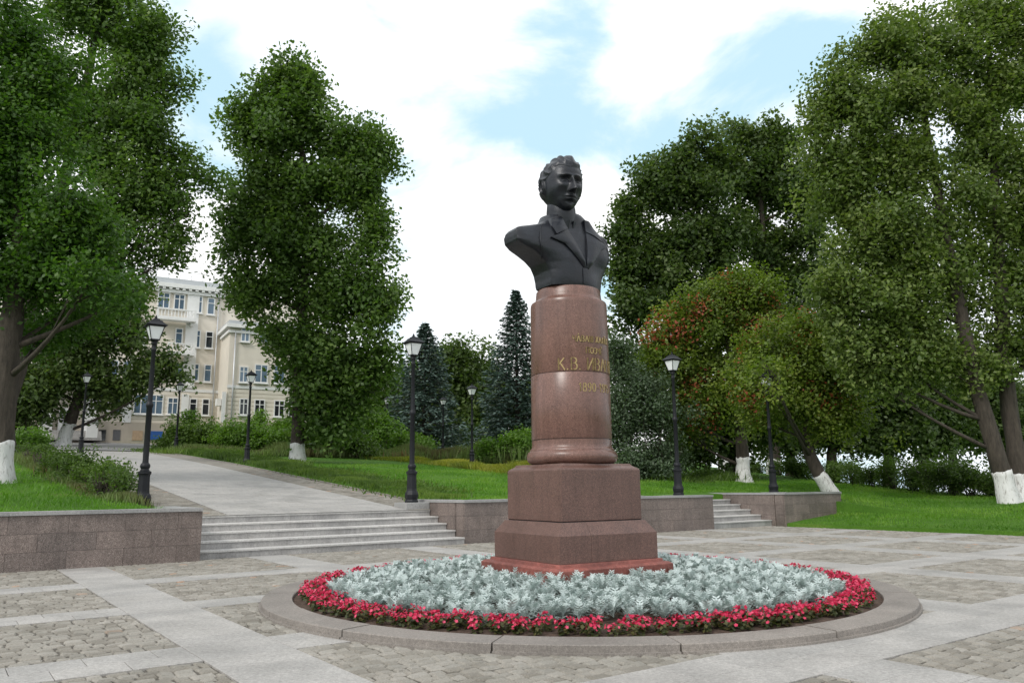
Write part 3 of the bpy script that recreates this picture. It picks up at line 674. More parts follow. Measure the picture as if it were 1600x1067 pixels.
# ------------------------------------------------------------------ bust
ZB=zbst+dz   # foot of the bust
bust=empty('bronze_bust',PED+(ZB,),PR); tag(bust,'dark bronze bust of a man in a wide lapelled coat on top of the pedestal','bust')
BX=-.03
def G(x,z,cx,cz,sx,sz): return np.exp(-((x-cx)/sx)**2-((z-cz)/sz)**2)
def head():
    nu,nv=200,170
    U,V=np.meshgrid(np.linspace(0,2*PI,nu,endpoint=False),np.linspace(.02,PI-.02,nv)); 
    dx,dy,dz_=np.sin(V)*np.sin(U),-np.sin(V)*np.cos(U),np.cos(V)     # U=0 faces front (-Y)
    # super-ellipsoid skull
    e=2.25; k=(np.abs(dx/.372)**e+np.abs(dy/.44)**e+np.abs(dz_/.535)**e)**(-1/e)
    x,y,z=dx*k,dy*k,dz_*k
    fr=sstep(-y,0,.25)             # front weight
    # jaw: narrow the lower face, bring the chin forward, cut the nape
    low=sstep(-z,-.02,.5)
    x=x*(1-.30*low**2.2)
    y=np.where(y<0,y*(1-.02*low),y*(1-.50*sstep(-z,.05,.5)))
    y=y+np.where(y>0,.03,0)*(1-low)
    x=x*(1+.03*G(0*x,z,0,.18,1,.25))
    y=np.where(y<0,y*(1-.10*sstep(z,.18,.5)),y)
    ax=np.abs(x)
    d=np.zeros_like(x)
    # forehead and brow
    d+=.034*G(ax,z,.12,.082,.10,.026)+.015*G(ax,z,0,.25,.22,.12)
    d-=.085*G(ax,z,.135,.004,.082,.046)                 # sockets
    d-=.03*G(ax,z,.045,-.005,.03,.045)                # inner corners
    d+=.055*G(ax,z,.140,-.008,.055,.026)              # eyeballs and lids
    d-=.014*G(ax,z,.140,.026,.06,.007)                # lid crease
    d-=.012*G(ax,z,.140,-.034,.055,.007)
    # nose
    t=np.clip((.06-z)/.25,0,1); wn=.030+.026*t**1.5
    d+=(.045+.13*t**1.15)*np.exp(-(ax/wn)**2)*sstep(z,-.235,-.195)*sstep(-z,-.10,-.02)
    d+=.040*G(ax,z,.052,-.185,.024,.026)              # nostril wings
    d-=.02*G(ax,z,.03,-.222,.018,.012)
    # cheeks
    d+=.026*G(ax,z,.215,-.11,.075,.06)
    d-=.022*G(ax,z,.20,-.27,.07,.09)
    d-=.016*G(ax,z,.11,-.215,.02,.06)                  # nasolabial
    # mouth
    d+=.026*G(ax,z,0,-.30,.13,.07)
    d+=.026*G(ax,z,.02,-.281,.075,.014)+.030*G(ax,z,0,-.327,.065,.017)
    d-=.026*G(ax,z,0,-.303,.095,.010)
    d-=.012*G(ax,z,0,-.245,.014,.025)
    d-=.026*G(ax,z,0,-.368,.10,.018)
    d+=.060*G(ax,z,0,-.455,.11,.055)+.02*G(ax,z,.2,-.36,.06,.08)                   # chin
    d+=.02*G(ax,z,.17,-.40,.08,.06)
    y=y-d*fr
    # ears
    yy=y-.035
    ear=np.exp(-((yy)/.05)**2-((z+.055)/.105)**2)*(np.abs(dx)>.5)
    rim=np.exp(-((np.sqrt((yy/.055)**2+((z+.055)/.11)**2)-1)/.3)**2)*(np.abs(dx)>.5)
    x=x+np.sign(x)*(.03*ear+.06*rim)
    # hair: hairline high on the forehead, sideburn in front of the ear, swept back waves
    hl=.255+.035*np.exp(-((ax-.19)/.07)**2)     # front hairline height
    side=np.clip((ax-.20)/.13,0,1); 
    front_edge=hl-.0*side
    hair_f=sstep(z,front_edge-.015,front_edge+.02)
    yb=-.24+.30*sstep(-z,-.22,.06)                       # behind this y it is hair on the sides
    hair_s=sstep(y,yb-.05,yb+.05)*sstep(z,-.24,-.12)*sstep(ax,.12,.2)
    hair_b=sstep(y,.12,.17)*sstep(z,-.40,-.20)
    hair=np.clip(np.maximum(np.maximum(hair_f,hair_s),hair_b),0,1)*(1-.9*ear*(z<.03))
    n=np.array([mnoise.noise(Vector((a*4,b*2.2,c*4)))*.5 for a,b,c in zip(x.ravel(),y.ravel(),z.ravel())]).reshape(x.shape)
    ph=(z*38-y*20+n*10+np.sin(x*9)*1.0)
    ph2=(x*34-y*7+n*9+1.1)
    top=sstep(z,.25,.42)
    wave=(1-2*np.abs(np.sin(ph*.62)))*(1-top)+(1-2*np.abs(np.sin(ph2*.6)))*top
    quiff=.060*np.exp(-((x-.02)/.19)**2-((y+.27)/.17)**2)*sstep(z,.22,.36)
    disp=(.024+.019*wave*hair**3*sstep(np.abs(x),.0,.02))*hair*(.35+.65*sstep(z,-.25,.1))+quiff*hair
    L_=np.sqrt(x*x+y*y+z*z)+1e-9
    x=x+x/L_*disp*1.05; y=y+y/L_*disp; z=z+z/L_*disp*1.15
    z=np.where(z>.1,.1+(z-.1)*.89,z)
    v=np.stack([x.ravel(),y.ravel(),z.ravel()],1)
    i=np.arange(nv-1)[:,None]*nu+np.arange(nu)[None]; j=np.arange(nv-1)[:,None]*nu+(np.arange(nu)[None]+1)%nu
    f=np.stack([i.ravel(),(i+nu).ravel(),(j+nu).ravel(),j.ravel()],1)
    b=MB(); fl=f.tolist(); fl.append(list(range(nu))); fl.append([ (nv-1)*nu+k for k in range(nu)][::-1])
    b.add(v.tolist(),fl,0,True); return b
HS=.965
hz=float(at(873,284,PED[1]-.42)[2])-ZB-.12
hd=head().build('head',M['bronze'],bust,(BX-.15,-.13,hz+.115)); hd.scale=(HS*.875,HS*.90,HS*.965); hd.rotation_euler=(R(2),0,R(-7))
# neck
b=MB(); pth=[(BX-.13,-.06,hz-.05),(BX-.12,-.06,hz-.28),(BX-.11,-.05,hz-.45),(BX-.08,0,hz-.60),(BX,.04,hz-.80)]
b.tube(pth,[.21,.24,.25,.26,.32],40); b.build('neck',M['bronze'],bust)
ST=hz-.61   # shoulder line top, local
secs=[ # z, ellipse half width, cut on his right, cut on his left, front depth, back depth
(0.0,.60,.50,.66,.45,.30),(.05,.60,.51,.68,.46,.32),(.12,.61,.51,.67,.465,.33),(.25,.63,.53,.63,.46,.36),(.38,.70,.59,.61,.45,.37),(.48,.84,.69,.60,.44,.37),(.56,1.00,.82,.61,.43,.38),(.62,1.14,.97,.62,.415,.38),(.70,1.24,1.08,.63,.395,.38),(.80,1.25,1.10,.64,.365,.37),(.88,1.22,1.09,.64,.335,.35),(.95,1.14,1.04,.67,.31,.32),(1.00,.98,.94,.62,.29,.30),(1.04,.78,.76,.57,.28,.29),(1.09,.60,.60,.50,.275,.29),(1.18,.46,.46,.44,.27,.30),(1.27,.375,.375,.375,.265,.29),(1.33,.30,.30,.30,.24,.27)]
sca=(ST+.13)/1.19
SECS=np.array(secs); SECS[:,0]*=sca
def sec(z): return [np.interp(z,SECS[:,0],SECS[:,c]) for c in range(1,6)]
def ysurf(x,z):
    a,cut,cut2,fd,bd=sec(z); t=np.clip(1-(abs(x)/a)**2.3,0.02,1)
    return -fd*t**(1/2.0)-.0
b=MB(); n=96; v=[];f=[]; zs_=np.linspace(0,SECS[-1,0],60)
for z in zs_:
    a,cut,cut2,fd,bd=sec(z)
    for k in range(n):
        t=2*PI*k/n; c,s=math.cos(t),math.sin(t); x=a*math.copysign(abs(c)**(2/2.3),c); yy=(bd if s>0 else fd)*math.copysign(abs(s)**1.0,s)
        sh=sstep(z,.35,.8)*.0
        x=max(-cut,min(cut2,x))
        # sleeve seam and soft folds
        yy*=1+.0*x
        fold=.012*math.sin(x*9+z*7)+.02*mnoise.noise(Vector((x*2.5,yy*2.5,z*2.5)))
        if s<0: yy-=fold
        zz_=z-(.03*max(0,abs(x)-.45)*float(sstep(z,.7,1.0)))
        v.append((x+BX*.5,yy,zz_))
m_=len(zs_)
for i in range(m_-1):
    for k in range(n): f.append((i*n+k,i*n+(k+1)%n,(i+1)*n+(k+1)%n,(i+1)*n+k))
f.append(tuple(range(n))[::-1]); f.append(tuple((m_-1)*n+k for k in range(n)))
b.add(v,f,0,True); torso=b.build('torso',M['bronze'],bust); smooth_auto(torso,42)
def patch(name,inner,outer,off=.03,edge=.03,bulge=.02,nc=10,nr=30,taper=True):
    """a cloth piece lying on the chest between two poly-lines of (x,z)"""
    def samp(pl,t):
        P_=np.array(pl,float); L_=np.r_[0,np.cumsum(np.linalg.norm(np.diff(P_,axis=0),axis=1))]; L_/=L_[-1]
        return np.interp(t,L_,P_[:,0]),np.interp(t,L_,P_[:,1])
    v=[];f=[]
    for layer in (0,1):
        for i in range(nr+1):
            xi,zi=samp(inner,i/nr); xo,zo=samp(outer,i/nr)
            for j in range(nc+1):
                s=j/nc; x=xi+(xo-xi)*s; z=zi+(zo-zi)*s; zz_=z+.03*max(0,abs(x)-.45)*float(sstep(z,.7,1.0))
                ft=min(1,(1-i/nr)*5+.25) if taper else 1; y=ysurf(x,zz_)-((off+bulge*math.sin(PI*min(1,s*1.0)))*ft if layer else -.05)
                v.append((x+BX*.5,y,z))
    W_=nc+1; off_=(nr+1)*W_
    for i in range(nr):
        for j in range(nc):
            q=off_+i*W_+j; f.append((q,q+1,q+W_+1,q+W_)); q=i*W_+j; f.append((q,q+W_,q+W_+1,q+1))
    for i in range(nr):
        for j in (0,nc):
            q=i*W_+j; f.append((q,q+W_,off_+q+W_,off_+q) if j else (q,off_+q,off_+q+W_,q+W_))
    for i in (0,nr):
        for j in range(nc):
            q=i*W_+j; f.append((q,off_+q,off_+q+1,q+1) if i else (q,q+1,off_+q+1,off_+q))
    b=MB(); b.add(v,f,0,True); o=b.build(name,M['bronze'],bust); smooth_auto(o,45); return o
T=ST
for sg in (-1,1):
    # lapels
    vb=(.06,.30)
    patch('lapel',[(sg*.19-.02,T-.04),(sg*.13,T-.25),(.045+sg*.015,.42),(.06,.30)] ,[(sg*.43,T-.20),(sg*.56,T-.27),(.04+sg*.36,.66),(.06+sg*.05,.29)],.035,bulge=.03)
    patch('coat_collar',[(sg*.22-.06,T+.15),(sg*.20-.04,T+.04),(sg*.18-.02,T-.06)],[(sg*.38-.05,T+.13),(sg*.47-.03,T-.06),(sg*.45,T-.20)],.05,bulge=.03,taper=False)
# collar round the neck behind and the shirt collar in front
b=MB(); v=[];f=[]; n=48
ring=[(.43,ST-.02,.0),(.345,ST+.21,.0),(.32,ST+.225,.0),(.29,ST+.04,.0)]
for k in range(n+1):
    t=R(-48)+R(276)*k/n
    for r,z,_ in ring: v.append((BX-.07+r*math.cos(t)*1.02,.03+r*math.sin(t),z+.03*math.sin(t)))
for k in range(n):
    for j in range(4): f.append((k*4+j,k*4+(j+1)%4,k*4+4+(j+1)%4,k*4+4+j))
f.append((0,1,2,3)); f.append((n*4+3,n*4+2,n*4+1,n*4)); b.add(v,f,0,True); o=b.build('coat_collar',M['bronze'],bust); smooth_auto(o,40)
b=MB(); v=[];f=[]; n=60
for k in range(n+1):
    t=R(-82)+R(344)*k/n; e_=math.exp(-min(k,n-k)/3.0)
    for r,z in ((.262,ST-.06),(.272+.035*e_,ST+.125-.03*math.cos(t+PI/2)),(.250+.035*e_,ST+.13-.03*math.cos(t+PI/2)),(.235,ST-.06)): v.append((BX-.09+r*math.cos(t),-.02+r*math.sin(t),z))
for k in range(n):
    for j in range(4): f.append((k*4+j,k*4+(j+1)%4,k*4+4+(j+1)%4,k*4+4+j))
f.append((0,1,2,3)); f.append((n*4+3,n*4+2,n*4+1,n*4)); b.add(v,f,0,True); o=b.build('shirt_collar',M['bronze'],bust); smooth_auto(o,40)
# coat front edge below the lapels
patch('coat_front',[(.075,.29),(.06,.17),(.05,.03)],[(-.02,.29),(-.02,.17),(-.02,.03)],.010,bulge=.003,nc=4,nr=10,taper=False)
# sleeve seams
for sg in (-1,1):
    pts_=[]
    for z in np.linspace(.42*sca,.98*sca,14):
        x=sg*((.66 if sg<0 else .56)+.08*math.sin((z/sca-.42)/.56*PI)); zz_=z; pts_.append((x+BX*.5,ysurf(x,z)-.006,zz_-.03*max(0,abs(x)-.45)*float(sstep(z,.7,1.0))))
    b=MB(); b.tube(pts_,.007,8); b.build('sleeve_seam',M['bronze'],bust)
# ------------------------------------------------------------------ lamps
def lamp_proto():
    e=empty('street_lamp',(0,0,0))
    b=MB(); b.lathe([(.21,0),(.21,.05),(.185,.09),(.205,.16),(.215,.24),(.19,.32),(.165,.36),(.155,.42),(.145,.80),(.15,.86),(.175,.89),(.175,.95),(.14,.97)],8,a0=PI/8,smooth=False); b.build('lamp_base',M['iron'],e)
    b=MB(); b.lathe([(.12,.965),(.125,.99),(.105,1.02),(.13,1.07),(.135,1.12),(.11,1.17),(.085,1.19),(.08,1.25),(.078,2.72),(.095,2.74),(.1,2.79),(.095,2.84),(.075,2.86),(.07,2.9),(.056,4.32),(.07,4.34),(.075,4.38),(.06,4.42),(.06,4.50),(.09,4.54),(.075,4.58),(.1,4.62),(.115,4.64)],16); o=b.build('lamp_pole',M['iron'],e); smooth_auto(o,40)
    # lantern: tapered square glass body, frame bars, roof, finial
    g=MB(); a0,a1,z0,z1=.105,.205,4.66,5.03
    g.add([(-a0,-a0,z0),(a0,-a0,z0),(a0,a0,z0),(-a0,a0,z0),(-a1,-a1,z1),(a1,-a1,z1),(a1,a1,z1),(-a1,a1,z1)],[(0,1,5,4),(1,2,6,5),(2,3,7,6),(3,0,4,7),(3,2,1,0),(4,5,6,7)]); g.build('lantern_glass',M['white_glass'],e,(0,0,0),PI/4*0)
    b=MB()
    for sx,sy in ((1,1),(1,-1),(-1,1),(-1,-1)): b.tube([(sx*(a0+.004),sy*(a0+.004),z0-.02),(sx*(a1+.004),sy*(a1+.004),z1+.01)],.013,6)
    b.box(-.125,.125,-.125,.125,4.635,4.662); 
    for s in (-1,1):
        b.box(-.225,.225,s*.21-.014,s*.21+.014,5.012,5.045); b.box(s*.21-.014,s*.21+.014,-.195,.195,5.013,5.044)
    b.build('lantern_frame',M['iron'],e)
    b=MB(); sc=[(.27,5.045),(.275,5.065),(.24,5.09),(.175,5.15),(.14,5.2),(.10,5.215),(.09,5.24),(.05,5.26)]; v=[];f=[]
    for a,z in sc: v+=[(-a,-a,z),(a,-a,z),(a,a,z),(-a,a,z)]
    for i in range(len(sc)-1):
        for k in range(4): f.append((4*i+k,4*i+(k+1)%4,4*i+4+(k+1)%4,4*i+4+k))
    f.append((3,2,1,0)); q=4*(len(sc)-1); f.append((q,q+1,q+2,q+3)); b.add(v,f)
    b.lathe([(.03,5.255),(.05,5.275),(.03,5.30),(.038,5.315),(.02,5.33),(.006,5.375)],10); b.build('lantern_roof',M['iron'],e)
    return e
def copy_tree(o,parent=None):
    c=o.copy(); COL.objects.link(c); c.parent=parent
    for ch in list(o.children): copy_tree(ch,c)
    return c
LP=lamp_proto(); first=True
for px,pb,x,y,z,rz,lab in (
 (643,783,-3.19,25.02,1.16,36,'tall black lamp at the right end of the broad steps, left of the monument'),
 (223,783,-10.18,21.97,1.17,36,'tall black lamp in front of the building, behind the left granite wall'),
 (1060,768,6.10,29.61,1.24,36,'black lamp just right of the monument, on the wall beside the short steps'),
 (1209,768,11.35,34.91,1.26,36,'black lamp whose lantern is lost in the red-keyed maple, right of the short steps'),
 (385,732,-14.87,44.29,None,36,'black lamp on the grass verge between the walk and the whitewashed lime'),
 (274,711,-25.3,59.36,None,36,'distant black lamp against the bushes with its lantern among hanging leaves'),
 (603,709,-11.57,72.27,None,36,'small distant lamp in the tall weeds right of the central lime'),
 (692,716,-6.08,68.65,None,36,'small distant lamp in front of the lower part of the dark spruce'),
 (737,732,-2.57,49.48,None,36,'mid-distance lamp between the two spruces, left of the pedestal'),
 (126,701,-27.63,50.55,None,36,'black lamp beside the leaning whitewashed trunk before the building'),
 (74,697,-50.5,85.7,None,36,'far lamp left of the white doorway, leftmost of the distant lamps'),
 (93,690,-54.0,94.1,None,36,'far lamp in front of the white glazed doorway'),
 (1497,740,31.45,56.4,None,36,'lamp half hidden by leaves beyond the hedge, left of the twin trunks'),
 (1439,748,39.0,75.0,None,36,'small white-lit looking lantern low under the trees beyond the hedge')):
    o=LP if first else copy_tree(LP); first=False
    o.location=(x,y,z if z is not None else gz(x,y)-.03); o.rotation_euler=(0,0,R(rz)); tag(o,lab.replace('white-lit looking','pale'),'lamp','black lantern posts around the square')
# ------------------------------------------------------------------ building
BO=at(336,690,80.0); BD=np.array([math.sin(R(60)),math.cos(R(60)),0]); BN=np.array([BD[1],-BD[0],0])   # facade direction; BN points to the camera side
BO[2]=0
def fac(px,py,off=0.):      # point on the facade plane moved off metres towards the front -> (s,z)
    d=ray(px,py); o=BO+BN*off; t=np.dot(o-EYE,BN)/np.dot(d,BN); p=EYE+d*t; return float(np.dot(p-o,BD)),float(p[2])
c2=lambda x,y:(180+x/3.556,400+y/3.556)
c3=lambda x,y:(60+x/3.636,560+y/3.636)
bld=empty('apartment_building',tuple(BO[:2])+(6.,),math.atan2(BD[1],BD[0])); tag(bld,'four-storey beige building with white balconies and pilasters behind the trees','building')
ZG=6.0
def Bq(o): o.parent=bld; return o
# local: x along facade, y = away from camera (negative = towards camera), z minus 6
def bb(name,mat,x0,x1,y0,y1,z0,z1,par=None):
    b=MB(); b.box(x0,x1,y0,y1,z0-ZG,z1-ZG); return b.build(name,mat,par or bld)
ztop=fac(*c2(560,205))[1]; zcor=fac(*c2(540,170))[1]; zband=fac(335,612)[1]; zsoc=fac(260,661)[1]
WX=5.0 # wing projection
wtop=fac(*c2(612,395),WX)[1]; wx0=fac(*c2(612,600),WX)[0]
wx0=0.0
bb('wall',M['wall_beige'],-46,0,0,14,zsoc,ztop)
bb('wall',M['base_beige'],-46,0,-.12,14,2.5,zsoc-.002)
bb('wall',M['wall_beige'],wx0+.002,11.5,-WX,14.1,zsoc,wtop)
bb('wall',M['base_beige'],wx0+.003,11.6,-WX-.1,14.2,2.5,zsoc-.003)
bb('wall',M['wall_beige'],.004,10,.2,13.9,wtop+.3,ztop-.002)
bb('cornice',M['white'],-46.4,.55,-.55,14.6,ztop+.002,ztop+.42); bb('cornice',M['white'],-46.2,.3,-.3,14.3,ztop-.5,ztop-.2)
for k in range(26):
    x=-.2-k*.62; bb('bracket',M['white'],x-.14,x+.14,-.5,-.302,ztop-.19,ztop-.001)
bb('roof',M['roof'],-46,.3,-.2,14.3,ztop+.425,ztop+1.0)
bb('cornice',M['white'],-.4,11.9,-WX-.45,-.0,wtop+.002,wtop+.35); bb('cornice',M['white'],-.2,11.7,-WX-.2,-.56,wtop-.5,wtop-.25)
bb('roof',M['roof'],-.2,11.8,-WX-.3,.1,wtop+.352,wtop+.7)
# roof railing
b=MB(); zr=ztop+1.0-ZG
for k in range(18): b.tube([(-1-k*1.1,0.3,zr-.02),(-1-k*1.1,.3,zr+.9)],.025,5)
b.tube([(-21,.3,zr+.9),(0,.3,zr+.9)],.025,5); b.tube([(-21,.3,zr+.5),(0,.3,zr+.5)],.02,5); b.build('roof_railing',M['pipe'],bld)
bb('string_course',M['white'],-46,-.0,-.08,-.001,zband-.15,zband+.15); bb('string_course',M['white'],.0,11.6,-WX-.09,-WX-.001,zband-.15,zband+.15)
z4b=fac(*c2(480,200))[1]; bb('string_course',M['white'],-46,0,-.07,-.001,z4b-.06,z4b+.10)
# rustication joints on the ground floor
for k in range(7):
    z=zsoc+.3+k*(zband-zsoc-.5)/7; bb('rusticated_band',M['wall_beige'],-46,-.05,-.045,-.0015,z+.03,z+(zband-zsoc-.5)/7-.03)
    bb('rusticated_band',M['wall_beige'],.05,11.45,-WX-.045,-WX-.0015,z+.03,z+(zband-zsoc-.5)/7-.03)
def window(s0,s1,z0,z1,yo,mull=1,dark=False,transom=.68,nm='window'):
    b=MB(); w_=.10; d=.09
    for a in ((s0,s0+w_,z0,z1),(s1-w_,s1,z0,z1),(s0+w_,s1-w_,z0,z0+w_),(s0+w_,s1-w_,z1-w_,z1)): b.box(a[0],a[1],yo-d,yo+.02,a[2]-ZG,a[3]-ZG)
    for k in range(1,mull+1):
        x=s0+(s1-s0)*k/(mull+1); b.box(x-.045,x+.045,yo-d+.01,yo+.02,z0+w_-ZG,z1-w_-ZG)
    zt=z0+(z1-z0)*transom; b.box(s0+w_,s1-w_,yo-d+.02,yo+.02,zt-.035-ZG,zt+.035-ZG)
    b.box(s0-.1,s1+.1,yo-.2,yo-.0,z0-.1-ZG,z0-.002-ZG)
    o=b.build(nm,M['white'],bld)
    q=MB(); q.box(s0+w_-.01,s1-w_+.01,yo-.055,yo-.03,z0+w_-.01-ZG,z1-w_+.01-ZG); q.build('pane',M['pane_dark'] if dark else M['pane'],o)
def winpx(cf,x0,y0,x1,y1,off=0.,**k):
    s0,z1=fac(*cf(x0,y0),off); s1,z0=fac(*cf(x1,y1),off); s0b,_=fac(*cf(x0,y1),off)
    window(min(s0,s1),max(s0,s1),z0,z1,-off-.05,**k)
for a in ((238,200,300,295),(328,210,384,303),(445,222,482,320),(513,232,550,330),(335,400,372,490),(433,410,470,512),(503,418,540,516),(340,596,375,690),(425,597,462,697),(495,602,531,702),(292,785,345,882)): winpx(c2,*a,mull=0 if a[2]-a[0]<45 else 1,dark=a[0]==503 or a[0]==413)
for a in ((413,790,450,885),(483,792,520,887)): winpx(c2,*a,mull=0,dark=True)
winpx(c2,105,765,262,882,mull=3); winpx(c2,0,762,38,870,mull=0); winpx(c3,350,200,395,300,mull=0)
# upper storeys further left, seen between the leaves
for i in range(5):
    for cz in ((222,320),(410,512),(597,697)):
        winpx(c2,120-i*75,cz[0]-14-i*3,165-i*75,cz[1]-14-i*3,mull=0)
for a in ((690,790,735,885),(773,795,828,890),(882,800,938,895),(962,805,1010,897),(690,612,735,705),(775,600,845,708),(880,606,940,712),(700,395,745,480),(800,400,860,485)): winpx(c2,*a,off=WX,mull=1,dark=a[1]>700)
# pilasters
def pil(cf,x0,y0,x1,y1,off=0.):
    s0,z1=fac(*cf(x0,y0),off); s1,z0=fac(*cf(x1,y1),off); bb('pilaster',M['white'],min(s0,s1),max(s0,s1),-off-.18,-off-.002,z0,z1)
pil(c2,405,192,437,735); pil(c2,370,768,402,905); pil(c2,52,738,85,925); pil(c2,595,755,606,925,WX) 
# balconies
def balcony(cf,x0,x1,yt,yb):
    s0,z1=fac(*cf(x0,yt)); s1,z0=fac(*cf(x1,yb)); s0,s1=min(s0,s1),max(s0,s1)
    p=MB(); p.box(s0,s1,-1.3,-.19,z0-.25-ZG,z0-ZG); o=p.build('balcony',M['white'],bld)
    b=MB(); b.box(s0,s1,-1.3,-1.16,z1-.1-ZG,z1-ZG); b.box(s0,s1,-1.28,-1.18,z0+.001-ZG,z0+.08-ZG); b.box(s1-.14,s1,-1.155,-.19,z1-.1-ZG,z1-ZG); b.build('balcony_rail',M['white'],o)
    nb=max(4,int((s1-s0)/.3)); h=z1-z0-.18
    q=MB(); q.lathe([(.05,0),(.05,.08*h),(.03,.14*h),(.085,.42*h),(.035,.8*h),(.055,.88*h),(.055,h)],8); me=q.mesh('baluster',M['white'])
    for k in range(nb): link('baluster',me,o,(s0+(s1-s0)*(k+.5)/nb,-1.23,z0+.08-ZG))
    for x in (s0+.1,s1-.1): 
        r=MB(); r.box(x-.1,x+.1,-1.31,-1.15,z0+.001-ZG,z1+.03-ZG); r.build('balcony_post',M['white'],o)
    for x in (s0+.3,s1-.3):
        r=MB(); r.box(x-.12,x+.12,-.9,-.19,z0-.6-ZG,z0-.252-ZG); r.build('bracket',M['white'],o)
balcony(c2,225,440,298,365); balcony(c2,285,430,490,550); 
# drain pipes, air conditioner, basement windows, boards, entrance
for s,off,zt in ((-.45,.0,ztop-.5),(.5,WX,wtop-.3)):
    b=MB(); b.tube([(s,-off-.14,3.5-ZG+1),(s,-off-.14,zt-ZG)],.07,8); b.build('downpipe',M['pipe'],bld)
s,z=fac(*c3(1022,262)); bb('air_conditioner',M['white'],-.42+.42-.35,-.36,0,0,0,0) if False else None
b=MB(); b.box(-.5,-.05,-2.6,-1.8,z-.35-ZG,z+.35-ZG); b.build('air_conditioner',M['white'],bld)
for a,m_ in (((345,405,380,468),'pane_dark'),((425,405,462,465),'pane_dark'),((535,410,590,466),'tan')):
    s0,z1=fac(*c3(a[0],a[1])); s1,z0=fac(*c3(a[2],a[3])); bb('basement_window',M[m_],s0,s1,-.16,-.121,z0,z1)
s0,z1=fac(*c3(622,412)); s1,z0=fac(*c3(702,462)); b=MB(); b.box(s0,s1,-.26,-.18,z0-ZG,z1-ZG); o=b.build('blue_board',M['blue'],bld)
# doorway at left
s0,z1=fac(*c3(95,205)); s1,z0=fac(*c3(285,415)); 
bb('door_surround',M['white'],s0-1.0,s0,-.8,-.19,z0-1,z1+1.2); bb('door_surround',M['white'],s1-.6,s1+.5,-.8,-.19,z0-1,z1+1.2); bb('canopy',M['white'],s0-1.6,s1+1.1,-2.2,-.19,z1+1.203,z1+1.7)
da,dzt=fac(*c3(118,300)); db,dzb=fac(*c3(172,415)); bb('door',M['white'],da,db,-.25,-.19,dzb,dzt+.3)
b=MB()
for i in range(2):
    for j in range(4):
        w2=(db-da-.5)/2; b.box(da+.2+i*(w2+.08),da+.2+i*(w2+.08)+w2,-.28,-.255,dzb+.9+j*(dzt-dzb-.9)/4-ZG,dzb+.9+(j+1)*(dzt-dzb-.9)/4-.07-ZG)
b.build('door_pane',M['pane_dark'],bld)
for x in (s0-.5,s1+.1):
    for q,(h0,h1,wd) in enumerate(((0,1.5,.45),(1.503,1.75,.6),(1.753,2.6,.2))): bb('gate_pier',M['white'],x-wd,x+wd,-5.2-wd,-5.2+wd,z0-.9+h0,z0-.9+h1)
for k in range(5): bb('entrance_step',M['step'],s0-1,s1+1,-3.4+k*.4,-.82,z0-1.0+k*.19,z0-1.0+(k+1)*.19-.001)
# ------------------------------------------------------------------ trees and bushes
def crown(lobes,n,size,cl,rng,tb=.5,out=1.0,flat=.7,hang=0.,per=46,srad=.9,acc=0.,bl=300):
    """lobes (N,6): centre and radii. Clusters of leaves scattered through the lobes' volume."""
    L_=np.array(lobes,float); vol=(L_[:,3]*L_[:,4]*L_[:,5])**(.72); nc=max(3,int(n/per))
    # the lobes only bound the crown: it is built of many small boughs, each a drooping spray of leaf clusters
    ns=max(6,int(n/bl)); li=rng.choice(len(L_),ns,p=vol/vol.sum()); ds=unit(rng.normal(0,1,(ns,3))); rs=np.minimum(rng.uniform(0,1,ns)**.42,1)*rng.uniform(.80,1.12,ns)
    SC=L_[li,:3]+ds*L_[li,3:]*rs[:,None]; sr=srad*rng.lognormal(0,.32,ns)
    ax=unit(ds*np.array([1,1,.5])+rng.normal(0,.35,(ns,3))+np.array([0,0,-.12])); st=rng.uniform(0,1,ns)
    w_=sr**2.0; idx=rng.choice(ns,nc,p=w_/w_.sum()); d=ds[idx]
    al=rng.normal(0,.55,nc).clip(-1.3,1.3); g0=rng.normal(0,.36,(nc,3)).clip(-.9,.9); C=SC[idx]+ax[idx]*(al*sr[idx])[:,None]+g0*sr[idx][:,None]*np.array([1,1,1.]); C[:,2]-=.3*sr[idx]*al**2
    ctint=np.clip(.55*st[idx]+.45*rng.uniform(0,1,nc),0,1)
    k=np.clip(rng.normal(1,.35,nc),.3,2.2); cnt=np.maximum(4,(per*k).astype(int)); ci=np.repeat(np.arange(nc),cnt); m=len(ci)
    g=rng.normal(0,1,(m,3)); g*=np.minimum(1,1.9/np.linalg.norm(g,axis=1,keepdims=True)); rad=cl*(.6+.55*k)
    P=C[ci]+g*rad[ci][:,None]*np.array([.55,.55,.55*max(flat,.85)]); P[:,2]-=hang*np.abs(g[:,2])*cl*.5
    nrm=unit(rng.normal(0,.75,(m,3))+d[ci]*.45+np.array([0,0,.75])); a=unit(np.cross(nrm,rng.normal(0,1,(m,3)))); b_=np.cross(nrm,a)
    s=size*rng.uniform(.65,1.3,m)[:,None]
    tint=np.minimum(.32*rng.uniform(0,1,m)+.6*ctint[ci],.9 if acc else 1)
    if acc: ac=(rng.uniform(0,1,ns)<acc)[idx]&(rng.uniform(0,1,nc)<.75); tint=np.where(ac[ci]&(rng.uniform(0,1,m)<.6),1.,tint)
    return P,a*s,b_*s*.62,tint,C
def pxlobes(lst,D,off=0.,depth=.85):
    out=[]
    for q in lst:
        px,py,rx,ry=q[:4]; o=q[4] if len(q)>4 else 0
        c=at(px,py,D+off+o); k=(D+off+o)/F_PX*1.02; out.append((c[0],c[1],c[2],rx*k,max(rx,ry)*k*depth,ry*k))
    return out
